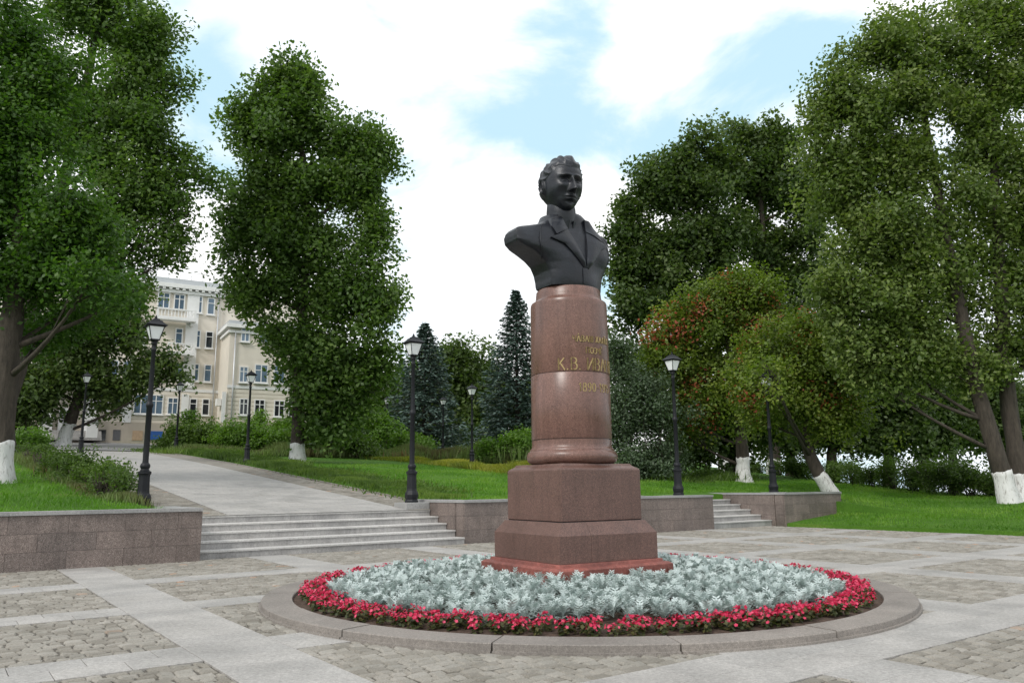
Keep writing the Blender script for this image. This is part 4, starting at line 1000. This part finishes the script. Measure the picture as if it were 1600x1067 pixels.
def tree(name,label,group,D,trunk_px,r0,lobes_px,mat,n,size=.11,cl=.75,seed=1,white=1.3,cat='tree',off=0.,extra=None,bark='bark',tb=.5,depth=.85,flat=.7,hang=0.,per=46,limb_r=.10,r1=None,srad=None,acc=0.,bl=210):
    rng=np.random.default_rng(seed); rnd=random.Random(seed)
    tp=[at(px,py,D+(i*0)) for i,(px,py) in enumerate(trunk_px)]
    base=tp[0].copy(); g=gz(base[0],base[1]); base[2]=min(g,base[2]) 
    tp[0]=base
    # follow the trunk downwards so it meets the ground
    e=empty(name,tuple(base)); tag(e,label,cat,group); inv=Matrix.Translation(-Vector(e.location))
    def P(o,par=None):
        o.parent=e; o.matrix_parent_inverse=inv; return o
    path=[];N_=14; tp=np.array(tp); sl=np.r_[0,np.cumsum(np.linalg.norm(np.diff(tp,axis=0),axis=1))]
    for i in range(N_+1):
        t=sl[-1]*(i/N_)**1.15; p=np.array([np.interp(t,sl,tp[:,k]) for k in range(3)]); p[:2]+=np.array([rnd.uniform(-1,1),rnd.uniform(-1,1)])*r0*.12*(i>1); path.append(p)
    path[0][2]-=.25; path=np.array(path)
    hh=path[:,2]-base[2]; r1=r1 or r0*.22; rad=r0*(1-(np.clip(hh,0,None)/(hh[-1]+.01))*.72)+r0*.45*np.exp(-np.clip(hh,0,None)/.3)
    rad=np.maximum(rad,r1)
    # finer rings near the foot
    ts=np.concatenate([np.linspace(0,1,7)*.12,np.linspace(.16,1,14)]); pp=np.array([[np.interp(t*N_,np.arange(N_+1),path[:,k]) for k in range(3)] for t in ts]); rp=np.interp(ts*N_,np.arange(N_+1),rad)
    b=MB(); b.tube(pp,rp,14,rough=.28); P(b.build('trunk',M[bark]))
    if white:
        zt=base[2]+white; qs=np.linspace(0,1,60)*.6; w_=[];wr=[]
        for t in qs:
            p=np.array([np.interp(t,ts,pp[:,k]) for k in range(3)])
            if p[2]<=zt: w_.append(p); wr.append(np.interp(t,ts,rp)*1.035+.008)
        if len(w_)>1:
            w_=w_[::max(1,len(w_)//8)]; wr=wr[::max(1,len(wr)//8)]
            b=MB(); b.tube(w_,wr,14,rough=.28); nn_=len(b.v)
            for q in range(nn_-14,nn_): b.v[q]=(b.v[q][0],b.v[q][1],b.v[q][2]+rnd.uniform(-.09,.07))
            P(b.build('whitewashed_base',M['whitewash']))
    L_=[tuple(q[:3])+(q[3]*.92,q[4]*.92,q[5]*.95) for q in pxlobes(lobes_px,D,off,depth)]
    L0=np.array(L_); mids=[]
    for i in range(len(L0)):        # boughs also fill the space between neighbouring lobes
        dd=np.linalg.norm(L0[:,:3]-L0[i,:3],axis=1); 
        for j in np.argsort(dd)[1:4]:
            if j>i: m_=(L0[i]+L0[j])/2; m_[3:]*=.78; m_[1]+=rnd.uniform(-.4,.4); mids.append(tuple(m_))
    nl=len(L_); L_=L_+mids
    PP,A,B,T,C=crown(L_,int(n*.98),size*1.15,cl,rng,tb,1.0,flat,hang,per,srad or 17.5*D/F_PX,acc,bl)
    me=leaf_mesh('crown',PP,A,B,T,mat); P(link('crown',me))
    # limbs reach every lobe, twigs reach a sample of the clusters
    P0=path[1:]
    for l in L_[:nl]:
        b=MB()
        c=np.array(l[:3]); c=C[np.argmin(np.linalg.norm(C-c,axis=1))]; ks=[i for i,p in enumerate(P0) if p[2]<c[2]-.5*np.linalg.norm(c[:2]-p[:2])] or [min(len(P0)-1,4)]
        s=P0[ks[-1]]; 
        if np.linalg.norm(c-s)<.6: continue
        mid=(s+c)/2+np.array([0,0,-.06*np.linalg.norm(c-s)])+rng.normal(0,.15,3); hr=limb_r*r0/.45*min(1.2,np.linalg.norm(c-s)/5+.4)
        q=[s*(1-t)**2+2*mid*t*(1-t)+c*t*t for t in np.linspace(0,1,7)]; b.tube(q,[hr*(1-.75*t) for t in np.linspace(0,1,7)],6)
        near=C[np.argsort(np.linalg.norm(C-c,axis=1))[:22]]; sel=near[rng.choice(len(near),min(9,len(near)),replace=False)]
        for k in sel:
            s2=q[rng.integers(3,7)]; m2=(s2+k)/2+rng.normal(0,.12,3)+np.array([0,0,.1]); b.tube([s2,m2,k],[hr*.26,hr*.16,hr*.04],4)
        P(b.build('limb',M[bark]))
    return e
# left side
tree('maple_tree','huge dark maple at the left edge, trunk whitewashed, above the granite wall','trees on the lawns',26.5,[(-10,752),(-2,690),(12,560),(24,460),(36,300),(42,120)],.47,
 [(20,50,75,70),(-40,200,90,110),(80,120,60,60,1),(70,215,75,70),(20,320,90,80),(110,300,60,60,-1),(85,400,80,65),(150,360,50,55),(20,440,60,45),(150,440,55,45,-2),(60,520,50,25,3),(-60,400,70,90),(120,480,60,35,2),(195,470,35,30,1)],LF['maple'],88000,.075,.6,11,1.35,flat=.55)
tree('lime_tree','tall lime at left whose branches reach out over the building','trees on the lawns',40,[(6,735),(12,640),(55,450),(110,250),(150,60),(165,-60)],.45,
 [(190,30,80,55),(110,20,70,60),(255,50,40,45),(210,120,75,55),(270,130,28,38),(130,180,80,60),(225,200,60,45),(275,235,40,28),(312,275,26,34),(240,275,65,40),(325,320,16,20),(160,290,80,55),(255,330,45,28),(190,370,75,45),(262,400,28,15),(110,400,80,60),(195,440,50,28),(170,-40,80,40)],LF['lime'],64000,.105,.75,12,1.3,flat=.6)
tree('lime_tree','leaning lime with whitewashed foot in front of the building entrance','trees on the lawns',62,[(97,699),(112,655),(128,600),(150,540),(170,470)],.50,
 [(150,520,60,35),(200,500,42,36),(240,570,36,30),(268,592,20,18),(190,590,45,30),(120,580,50,35),(60,590,40,45),(165,620,30,16),(95,520,50,40),(160,470,60,30)],LF['lime_dark'],34000,.15,.9,13,2.0,flat=.7)
tree('lime_tree','tall narrow lime standing alone on the lawn between the building and the monument','trees on the lawns',50,[(464,724),(466,680),(468,600),(474,480),(480,330),(470,200),(462,130)],.42,
 [(458,122,30,30),(436,104,13,17),(470,100,12,13),(384,190,20,18),(410,165,42,38),(500,160,40,40),(390,215,30,35),(455,210,62,48),(525,215,42,45),(585,222,28,34),(592,272,26,28),(400,275,42,42),(470,290,68,52),(545,290,52,52),(580,330,32,34),(385,345,34,28),(440,370,62,46),(520,380,66,50),(588,390,26,30),(375,425,32,28),(430,450,55,42),(510,460,70,48),(590,460,38,38),(390,490,26,24),(450,530,44,36),(520,545,75,48),(600,530,28,38),(480,610,34,34),(530,615,60,42),(590,600,30,35),(545,665,48,26),(500,650,28,24)],LF['lime'],105000,.135,.85,14,1.45,flat=.65)
# conifers
def spruce(label,px,D,ytop,ybase,rw,n,seed):
    rng=np.random.default_rng(seed); top=at(px,ytop,D); bx,by=top[0],top[1]; g=gz(bx,by); h=top[2]-g
    e=empty('spruce_tree',(bx,by,g)); tag(e,label,'tree','blue spruces behind the lawn')
    b=MB(); b.tube([(0,0,-.3),(0,0,h*.5),(0,0,h)],[.25,.15,.02],10); b.build('trunk',M['bark'],e)
    P=[];A=[];B=[];T=[]; lim=MB(); Rm=rw*D/F_PX; z=.35; 
    while z<h-.15:
        t=z/h; L_=Rm*(1-t)**.82*(1+rng.uniform(-.08,.08))+.12; nb=int(9+5*(1-t)); a0=rng.uniform(0,6.28)
        for k in range(nb):
            az=a0+2*PI*k/nb+rng.uniform(-.2,.2); Lk=L_*rng.uniform(.78,1.15); dr=np.array([math.cos(az),math.sin(az),0]); sd_=np.array([-math.sin(az),math.cos(az),0])
            m=int(max(20,n*Lk/Rm/130)); s=rng.uniform(.12,1,m)**.75; lat=rng.normal(0,1,m)*.17*Lk*np.sqrt(np.clip(1.15-s,0,1))*1.3
            droop=-.30*s*Lk*(1-t)+.16*Lk*s**3+.12*s*Lk*t
            p=dr*(s*Lk)[:,None]+sd_*lat[:,None]+np.array([0,0,1])*(z+droop-np.abs(lat)*.25+rng.normal(0,.05,m)-.10*rng.uniform(0,1,m))[:,None]
            a=unit(dr*.7+sd_*(np.sign(lat)*.7)[:,None]+rng.normal(0,.25,(m,3))+np.array([0,0,-.15])); nn=unit(np.array([0,0,1])+rng.normal(0,.5,(m,3))); bb_=unit(np.cross(nn,a))
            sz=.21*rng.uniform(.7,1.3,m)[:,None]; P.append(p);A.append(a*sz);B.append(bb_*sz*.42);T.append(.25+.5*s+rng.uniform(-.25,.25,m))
            lim.tube([(0,0,z),dr*Lk*.5+np.array([0,0,z-.12*Lk]),dr*Lk*.9+np.array([0,0,z-.12*Lk])],[.035,.025,.01],4)
        z+=h*.025*(1.2-.5*t)+.05
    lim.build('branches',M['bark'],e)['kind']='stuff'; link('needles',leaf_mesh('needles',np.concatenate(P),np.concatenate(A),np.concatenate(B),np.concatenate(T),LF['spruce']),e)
spruce('large blue spruce directly left of the pedestal',806,72,452,708,84,9000,21)
spruce('shorter blue spruce behind the lamp left of the monument',664,78,503,700,80,8000,22)
spruce('slim dark spruce top rising behind the weeds, left of the lamp in the weeds',628,96,560,700,34,3500,23)
FAR='trees far behind the lawn'
tree('broadleaf_tree','round-topped tree between the two spruces',FAR,98,[(715,705),(716,620),(718,560)],.3,[(712,560,30,28),(745,552,24,22),(695,590,30,30),(735,600,35,35),(710,640,40,35),(690,545,14,14),(750,640,30,35)],LF['lime_dark'],14000,.22,1.2,31,0,per=30)
tree('broadleaf_tree','leafy tree close against the right of the lone lime',FAR,88,[(600,705),(600,640),(602,590)],.3,[(600,600,28,28),(620,640,26,26),(585,650,35,30),(560,690,30,14),(640,670,22,25)],LF['lime_dark'],13000,.2,1.1,32,0,per=30)
tree('broadleaf_tree','dark tree filling the gap just left of the pedestal foot',FAR,104,[(775,705),(776,640),(778,600)],.3,[(780,620,35,35),(770,660,40,30),(830,640,40,45),(860,600,40,50)],LF['lime_dark'],12000,.22,1.2,33,0,per=30)
tree('broadleaf_tree','dark tree behind the left bushes at the frame edge',FAR,60,[(40,700),(42,660),(45,600)],.3,[(30,610,45,35),(10,650,35,40),(60,650,22,26),(70,600,30,30),(-20,600,40,60)],LF['lime_dark'],15000,.15,.8,34,0,per=36)
tree('broadleaf_tree','pale leafy tree between the weeds and the second spruce',FAR,92,[(665,705),(664,690),(664,670)],.2,[(650,690,30,18),(690,690,28,16),(720,695,30,14)],LF['lime_dark'],6000,.2,.9,35,0,per=30)
for q,(px,D,lob,lab) in enumerate(((560,96,[(560,640,36,40),(540,600,30,36),(575,600,26,30),(545,680,40,22)],'far tree seen under the right boughs of the lone lime'),
 (690,112,[(680,560,26,24),(690,600,34,34),(665,620,30,34),(690,660,44,30)],'far tree directly behind the shorter spruce'),
 (745,108,[(748,548,22,20),(760,575,26,24),(740,610,36,34),(765,640,36,30),(730,665,40,24)],'far tree against the left flank of the large spruce'),
 (645,110,[(640,600,24,24),(630,640,34,34),(650,670,36,24)],'far tree behind the slim dark spruce'),
 (900,90,[(900,560,50,50),(880,620,60,50),(940,600,50,60),(900,680,60,30)],'far tree hidden for the most part by the pedestal'))):
    tree('broadleaf_tree',lab,FAR,D,[(px,705),(px,660),(px,600)],.3,lob,LF['lime_dark'],9000,.24,1.2,131+q,0,per=30)
# right side
tree('lime_tree','dark lime behind the red-keyed maple, right of the bust','trees on the lawns',58,[(1132,745),(1130,650),(1115,500),(1090,330),(1085,240)],.45,
 [(1090,225,36,30),(1045,250,38,34),(1010,285,36,36),(980,330,36,34),(1060,310,55,48),(1110,270,50,48),(1000,390,44,42),(970,430,26,30),(1060,390,60,48),(985,490,36,36),(1050,470,62,40),(1120,360,50,60),(985,560,32,40),(1130,440,55,45),(1060,560,60,50),(975,375,28,22)],LF['lime_dark'],64000,.15,.85,41,1.4,flat=.7)
tree('lime_tree','second dark lime behind, its top under the corner of blue sky','trees on the lawns',60,[(1210,745),(1208,650),(1200,500),(1190,330),(1180,230)],.45,
 [(1160,215,42,32),(1195,215,38,30),(1240,225,40,36),(1140,280,48,48),(1210,290,62,52),(1265,300,50,60),(1160,370,62,52),(1240,390,70,56),(1180,470,75,50),(1260,480,70,55),(1200,560,75,45),(1270,560,60,45)],LF['lime_dark'],60000,.15,.85,42,1.4,flat=.7)
tree('maple_tree','maple covered with red keys whose upright whitewashed trunk stands behind the short steps','trees on the lawns',45,[(1162,752),(1160,700),(1152,640),(1142,580),(1135,520)],.38,
 [(1165,445,38,28),(1190,470,34,26),(1125,462,40,24),(1080,480,38,26),(1040,510,34,26),(1110,510,60,30),(1170,515,48,32),(1020,560,26,30),(1070,565,48,32),(1125,570,50,34),(1040,620,32,30),(1085,625,42,32),(1140,630,38,30),(1060,670,28,20),(1215,490,25,20)],LF['red'],60000,.09,.6,43,1.4,flat=.45,acc=.14)
tree('maple_tree','low spreading maple with red keys on a leaning whitewashed trunk','trees on the lawns',38,[(1306,781),(1290,757),(1272,727),(1258,690),(1256,640),(1250,590)],.36,
 [(1195,578,34,24,-5.5),(1215,605,26,18,-4.5),(1190,535,38,24),(1235,520,38,22),(1280,520,40,26),(1310,560,38,28),(1250,565,50,30),(1195,590,42,28),(1160,615,26,22),(1290,605,46,30),(1335,610,24,28),(1235,625,46,30),(1290,650,40,24),(1200,650,30,18),(1330,655,20,18),(1180,560,28,20)],LF['red'],54000,.078,.5,44,1.3,flat=.45,acc=.12)
tree('lime_tree','giant flowering lime, left of the two close whitewashed trunks at right','trees on the lawns',33,[(1578,784),(1566,740),(1548,680),(1528,610),(1508,520),(1480,380),(1450,220),(1430,90)],.36,
 [(1330,90,52,36),(1390,60,52,40),(1450,50,48,42),(1300,150,42,40),(1360,160,58,50),(1430,140,60,50),(1290,225,36,36),(1345,250,58,48),(1420,240,64,52),(1300,310,38,40),(1370,330,62,50),(1440,340,60,52),(1330,400,50,42),(1410,420,66,46),(1300,450,32,36),(1370,490,56,40),(1440,500,52,42),(1330,540,40,34),(1400,560,50,34),(1460,570,42,34),(1350,590,34,24)],LF['lime_yellow'],98000,.085,.62,45,1.35,flat=.65,r1=.09)
tree('lime_tree','giant flowering lime at the right edge, right of the two close whitewashed trunks','trees on the lawns',33.4,[(1600,783),(1594,740),(1580,660),(1568,560),(1560,400),(1550,200),(1545,60)],.36,
 [(1520,20,60,45),(1590,30,55,50),(1500,110,55,50),(1580,130,60,55),(1650,100,60,80),(1520,210,60,52),(1600,240,58,56),(1500,300,55,50),(1580,340,62,55),(1660,320,60,80),(1530,400,60,48),(1610,440,55,52),(1490,440,42,42),(1550,500,56,42),(1610,540,46,40),(1510,560,46,32),(1570,590,46,26),(1660,500,60,60)],LF['lime_yellow'],84000,.085,.62,46,1.35,flat=.65,r1=.09)
UH='trees beyond the clipped hedge'
for i,(px,D,lob,lab) in enumerate(((1388,54,[(1380,600,48,40),(1345,650,36,30),(1415,655,38,30),(1370,560,45,30),(1385,690,34,16)],'dark tree beyond the hedge with forked low limbs'),
 (1443,56,[(1445,590,46,36),(1425,655,34,28),(1470,650,34,30),(1450,550,40,26),(1450,688,30,14)],'thick-trunked dark tree beyond the hedge behind the pale lantern'),
 (1487,58,[(1500,600,42,36),(1520,665,38,30),(1485,680,26,20),(1500,560,40,28)],'dark tree beyond the hedge left of the leaning twin trunks'),
 (1300,55,[(1310,620,40,32),(1270,672,34,26),(1325,680,34,20),(1290,600,34,26)],'dark tree beyond the hedge behind the leaning whitewashed trunk'),
 (1147,52,[(1110,660,40,34),(1150,665,40,28),(1190,670,36,24),(1215,650,30,24),(1085,700,30,26)],'dark tree in the shade directly behind the upright whitewashed trunk'),
 (1570,60,[(1575,640,44,36),(1610,620,40,50),(1550,610,40,44),(1595,695,34,26),(1555,690,22,18)],'dark tree beyond the hedge at the right frame edge'),
 (1235,64,[(1240,640,34,30),(1215,690,26,14),(1260,680,28,16)],'dark tree behind the lamp that is lost in the maple'))):
    tree('broadleaf_tree',lab,UH,D,[(px,748),(px,700),(px+2,640),(px+4,580)],.38,lob,LF['lime_dark'],17000,.14,.75,60+i,0,per=40)
# bushes: same leaf builder, several stems
def bush(name,label,group,cat,lobes,mat,n,size,cl,seed,per=40,flat=.8,stems=6,kind=None,sc=None):
    rng=np.random.default_rng(seed); L_=np.array(lobes); c=L_[:,:3].mean(0); g=gz(c[0],c[1]); e=empty(name,(c[0],c[1],g)); tag(e,label,cat,group,kind); inv=Matrix.Translation(-Vector(e.location))
    PP,A,B,T,C=crown(L_,n,size,cl,rng,.5,1.0,flat,0,per,cl*1.0)
    keep=PP[:,2]>np.array([0.]*len(PP))+ground_h(PP[:,0]*CU+PP[:,1]*SU,-PP[:,0]*SU+PP[:,1]*CU)-.02
    o=link('foliage',leaf_mesh('foliage',PP[keep],A[keep],B[keep],T[keep],mat)); o.parent=e; o.matrix_parent_inverse=inv
    b=MB()
    for l in L_:
        for k in range(stems):
            x=l[0]+rng.uniform(-.4,.4)*l[3]; y=l[1]+rng.uniform(-.4,.4)*l[4]; z0=gz(x,y)-.05; x2=l[0]+rng.uniform(-.8,.8)*l[3]; y2=l[1]+rng.uniform(-.8,.8)*l[4]
            b.tube([(x,y,z0),((x+x2)/2,(y+y2)/2,(z0+l[2])/2),(x2,y2,l[2]+rng.uniform(-.2,.5)*l[5])],[.02,.014,.008],4)
    q=b.build('stems',M['bark']); q['kind']='stuff'; q.parent=e; q.matrix_parent_inverse=inv; return e
bush('shrub','grey-green willowy shrub right of the pedestal, lower than the limes',None,'shrub',pxlobes([(972,570,30,34),(1000,610,40,36),(965,640,32,36),(1030,650,34,34),(985,690,40,32),(1045,705,34,28),(1000,725,40,18)],43),LF['grey'],30000,.085,.55,71)
bush('shrub','small bright green bush under the right spruce, left of the pedestal foot','bright bushes before the spruces','shrub',pxlobes([(790,695,30,12),(815,690,20,14),(765,700,20,8)],60),LF['bush'],6000,.11,.5,72)
bush('shrub','bright green bush below the lone lime, beside the lamp in the weeds','bright bushes before the spruces','shrub',pxlobes([(565,680,40,18),(595,668,26,16),(530,688,36,14),(575,660,22,14)],68),LF['bush'],10000,.13,.6,73)
bush('shrub','rounded pale bush just right of the lamp in the weeds','bright bushes before the spruces','shrub',pxlobes([(625,688,24,16),(650,700,22,10)],72),LF['bush'],6000,.13,.6,74)
bush('hedge','trimmed bright hedge in front of the building, left part by the walk','hedge along the building','hedge',pxlobes([(280,686,26,16),(310,684,28,16),(340,687,28,14),(268,690,18,12)],62),LF['hedge'],15000,.11,.6,75)
bush('hedge','trimmed bright hedge in front of the building, middle part behind the lamp','hedge along the building','hedge',pxlobes([(375,688,28,15),(405,686,26,15),(435,689,26,13)],60),LF['bush'],13000,.11,.6,76)
bush('hedge','hedge part just right of the whitewashed foot of the lone lime','hedge along the building','hedge',pxlobes([(495,688,28,14),(530,690,26,13),(560,696,22,10)],60),LF['hedge'],9000,.11,.6,77)
bush('shrub','pale twiggy bushes showing above the hedge under the building windows',None,'shrub',pxlobes([(400,662,24,12),(440,668,20,10),(295,662,18,10)],70),LF['bush'],5000,.12,.5,78)
bush('shrub','dark low bushes behind the left lawn at the frame edge',None,'shrub',pxlobes([(30,690,30,9),(60,695,26,8),(0,690,26,10)],46),LF['bush'],6000,.08,.4,79)
# clipped hedge at right, receding
hd_l=[]
for px,D,zh in ((1185,62,1.7),(1215,58,1.7),(1245,54,1.7),(1275,51,1.7),(1305,48.5,1.7),(1335,46.5,1.65),(1365,44.5,1.65),(1395,43,1.6),(1425,41.5,1.6),(1455,40,1.55),(1485,39,1.5),(1515,38,1.5),(1545,37,1.5),(1575,36.2,1.5),(1605,35.5,1.5)):
    p=at(px,740,D); g=gz(p[0],p[1]); topz=float(at(px,724 if px<1500 else 733,D)[2]); g=min(g,topz-.9); h=topz-g
    hd_l.append((p[0],p[1],topz-.28,.75,.75,.32)); hd_l.append((p[0],p[1],g+h*.45,.6,.6,h*.32))
bush('hedge','long clipped hedge along the right lawn, thin and see-through near its foot',None,'hedge',hd_l,LF['hedge'],46000,.06,.33,80,stems=9,flat=.7)
# ragged shrub row beside the left lawn
sr=[];sg_=[]
for i,v in enumerate(np.arange(24.6,48,.9)):
    u=4.25-.25*math.sin(i*1.3)-.03*(v-24); x,y=XY(u,v); g=gz(x,y); h=(.66+.18*math.sin(i*2.1)); sr.append((x,y,g+h*.75,.40,.40,h*.28)); sg_.append((x,y,g,h))
bush('shrub_row','ragged row of low shrubs with brown stems between the left lawn and the walk',None,'shrubs',sr,LF['hedge'],17000,.045,.24,81,stems=30,flat=.9)
# ------------------------------------------------------------------ blades: lawns and weeds
def blades(name,label,cat,mat,uv,h,wd,seed,lean=.5,kind='stuff',tlo=0,thi=1):
    rng=np.random.default_rng(seed); u,v=uv[:,0],uv[:,1]; x=u*CU-v*SU; y=u*SU+v*CU; z=ground_h(u,v); m=len(x)
    hh=h*rng.uniform(.5,1.3,m)*np.clip(np.array([.95+1.1*mnoise.noise(Vector((a*.45,b*.45,seed))) for a,b in zip(x.tolist(),y.tolist())]),.35,1.7); d=rng.normal(0,lean,(m,2)); tip=np.stack([x+d[:,0]*hh,y+d[:,1]*hh,z+hh],1); base=np.stack([x,y,z-.02],1); P=(tip+base)/2; A=(tip-base)/2
    az=rng.uniform(0,6.28,m); B=np.stack([np.cos(az),np.sin(az),np.zeros(m)],1)*(wd*rng.uniform(.6,1.2,m))[:,None]
    nz=np.array([mnoise.noise(Vector((a*.28,b*.28,seed+3.)))+.5*mnoise.noise(Vector((a*1.3,b*1.3,seed))) for a,b in zip(x.tolist(),y.tolist())]); o=link(name,leaf_mesh(name,P,A,B,np.clip(.5+.75*nz+.3*(rng.uniform(0,1,m)-.5),0,1),mat)); tag(o,label,cat,None,kind); return o
def region(n,u0,u1,v0,v1,seed,power=1.):
    r=np.random.default_rng(seed); return np.stack([r.uniform(u0,u1,n),v0+(v1-v0)*r.uniform(0,1,n)**power],1)
blades('grass','short green lawn grass at left behind the granite wall','grass',LF['grass'],region(30000,-14,4.4,20.0,42,1,1.7),.10,.014,1)
mid=region(46000,13.6,30,20.3,46,2,1.5); mid=mid[~((mid[:,0]>23.4)&(mid[:,0]<27.9)&(mid[:,1]<23.3))]
blades('grass','green lawn grass between the walk and the monument','grass',LF['grass'],mid,.10,.015,2)
rt=region(66000,26.7,44,2,30,3,1.0); rt=rt[~((rt[:,0]<31.8)&(rt[:,1]>19.2)&(rt[:,1]<20.2))&~((rt[:,0]<28.1)&(rt[:,1]>19))]
blades('grass','bright green lawn grass at right, from the paving to the hedge','grass',LF['grass'],rt,.11,.015,3)
rt=region(9000,26.66,26.95,2,19.3,4); blades('grass','tufts of grass overhanging the paving edge at right','grass',LF['grass'],rt,.13,.011,4)
# weeds along the walk and across the hill
def weeds(name,label,n,path,wid,h,mat,seed,wd=.02,lean=.22):
    r=np.random.default_rng(seed); P_=np.array(path,float); L_=np.r_[0,np.cumsum(np.linalg.norm(np.diff(P_,axis=0),axis=1))]; t=r.uniform(0,L_[-1],n); uu=np.interp(t,L_,P_[:,0])+r.normal(0,wid,n); vv=np.interp(t,L_,P_[:,1])+r.normal(0,wid,n)
    blades(name,label,'weeds',mat,np.stack([uu,vv],1),h,wd,seed,lean)
def px_uv(px,py,D): p=at(px,py,D); return UV(p[0],p[1])
weeds('weeds','leafy weeds along the lawn side of the walk',16000,[(13.9,22.6),(14.1,30),(14.4,44),(14.6,58)],.35,.36,LF['hedge'],91,.018)
weeds('weeds','rough green herbs beside the walk in front of the lone lime',15000,[(14.6,25),(15.2,32),(15.6,44),(15.8,56)],.7,.30,LF['hedge'],92,.03,.6)
weeds('weeds','tall dry grey-brown weeds across the far lawn below the hedge and spruces',18000,[px_uv(300,700,58),px_uv(420,700,58),px_uv(560,705,62),px_uv(700,705,63),px_uv(830,705,60)],.9,1.0,LF['weed'],93,.034,.2)
weeds('weeds','low yellowing weeds along the upper edge of the lawn',13000,[px_uv(590,712,60),px_uv(660,718,56),px_uv(720,725,51),px_uv(790,735,46),px_uv(840,742,43)],.45,.42,LF['yellow_weed'],94,.03,.5)
weeds('weeds','weeds at the foot of the ragged shrub row',9000,[(4.4,23.2),(4.1,26),(3.8,34),(3.5,46)],.28,.40,LF['weed'],95,.014)
weeds('weeds','rough grass in front of the distant hedge by the walk',8000,[px_uv(250,705,60),px_uv(330,705,56)],1.2,.35,LF['hedge'],96,.03,.6)
weeds('weeds','rough undergrowth in the shade behind the lamp right of the monument',9000,[px_uv(960,745,44),px_uv(1060,745,44),px_uv(1150,745,48)],.8,.45,LF['hedge'],97,.03,.6)
# small drifts of soil, leaves and weeds in the paving joints
blades('weeds','tiny weeds and litter in the joint near the right cobbles','weeds',LF['weed'],np.array([UV(*on(1385+q[0],1029+q[1],0)[:2]) for q in np.random.default_rng(8).normal(0,1,(90,2))*np.array([9,2.5])]),.035,.006,98,1.2) if False else None
0 and print('objects',len(bpy.data.objects),'tris',sum(sum(len(p.vertices)-2 for p in m.polygons) if len(m.polygons)<3000 else len(m.polygons)*2 for m in bpy.data.meshes))

if 0:
    c={}
    for m in bpy.data.meshes:
        k=m.name.split('.')[0]; c[k]=c.get(k,0)+len(m.loops)-2*len(m.polygons)
    print('objects tris',sum(c.values()),sorted(c.items(),key=lambda q:-q[1])[:14])
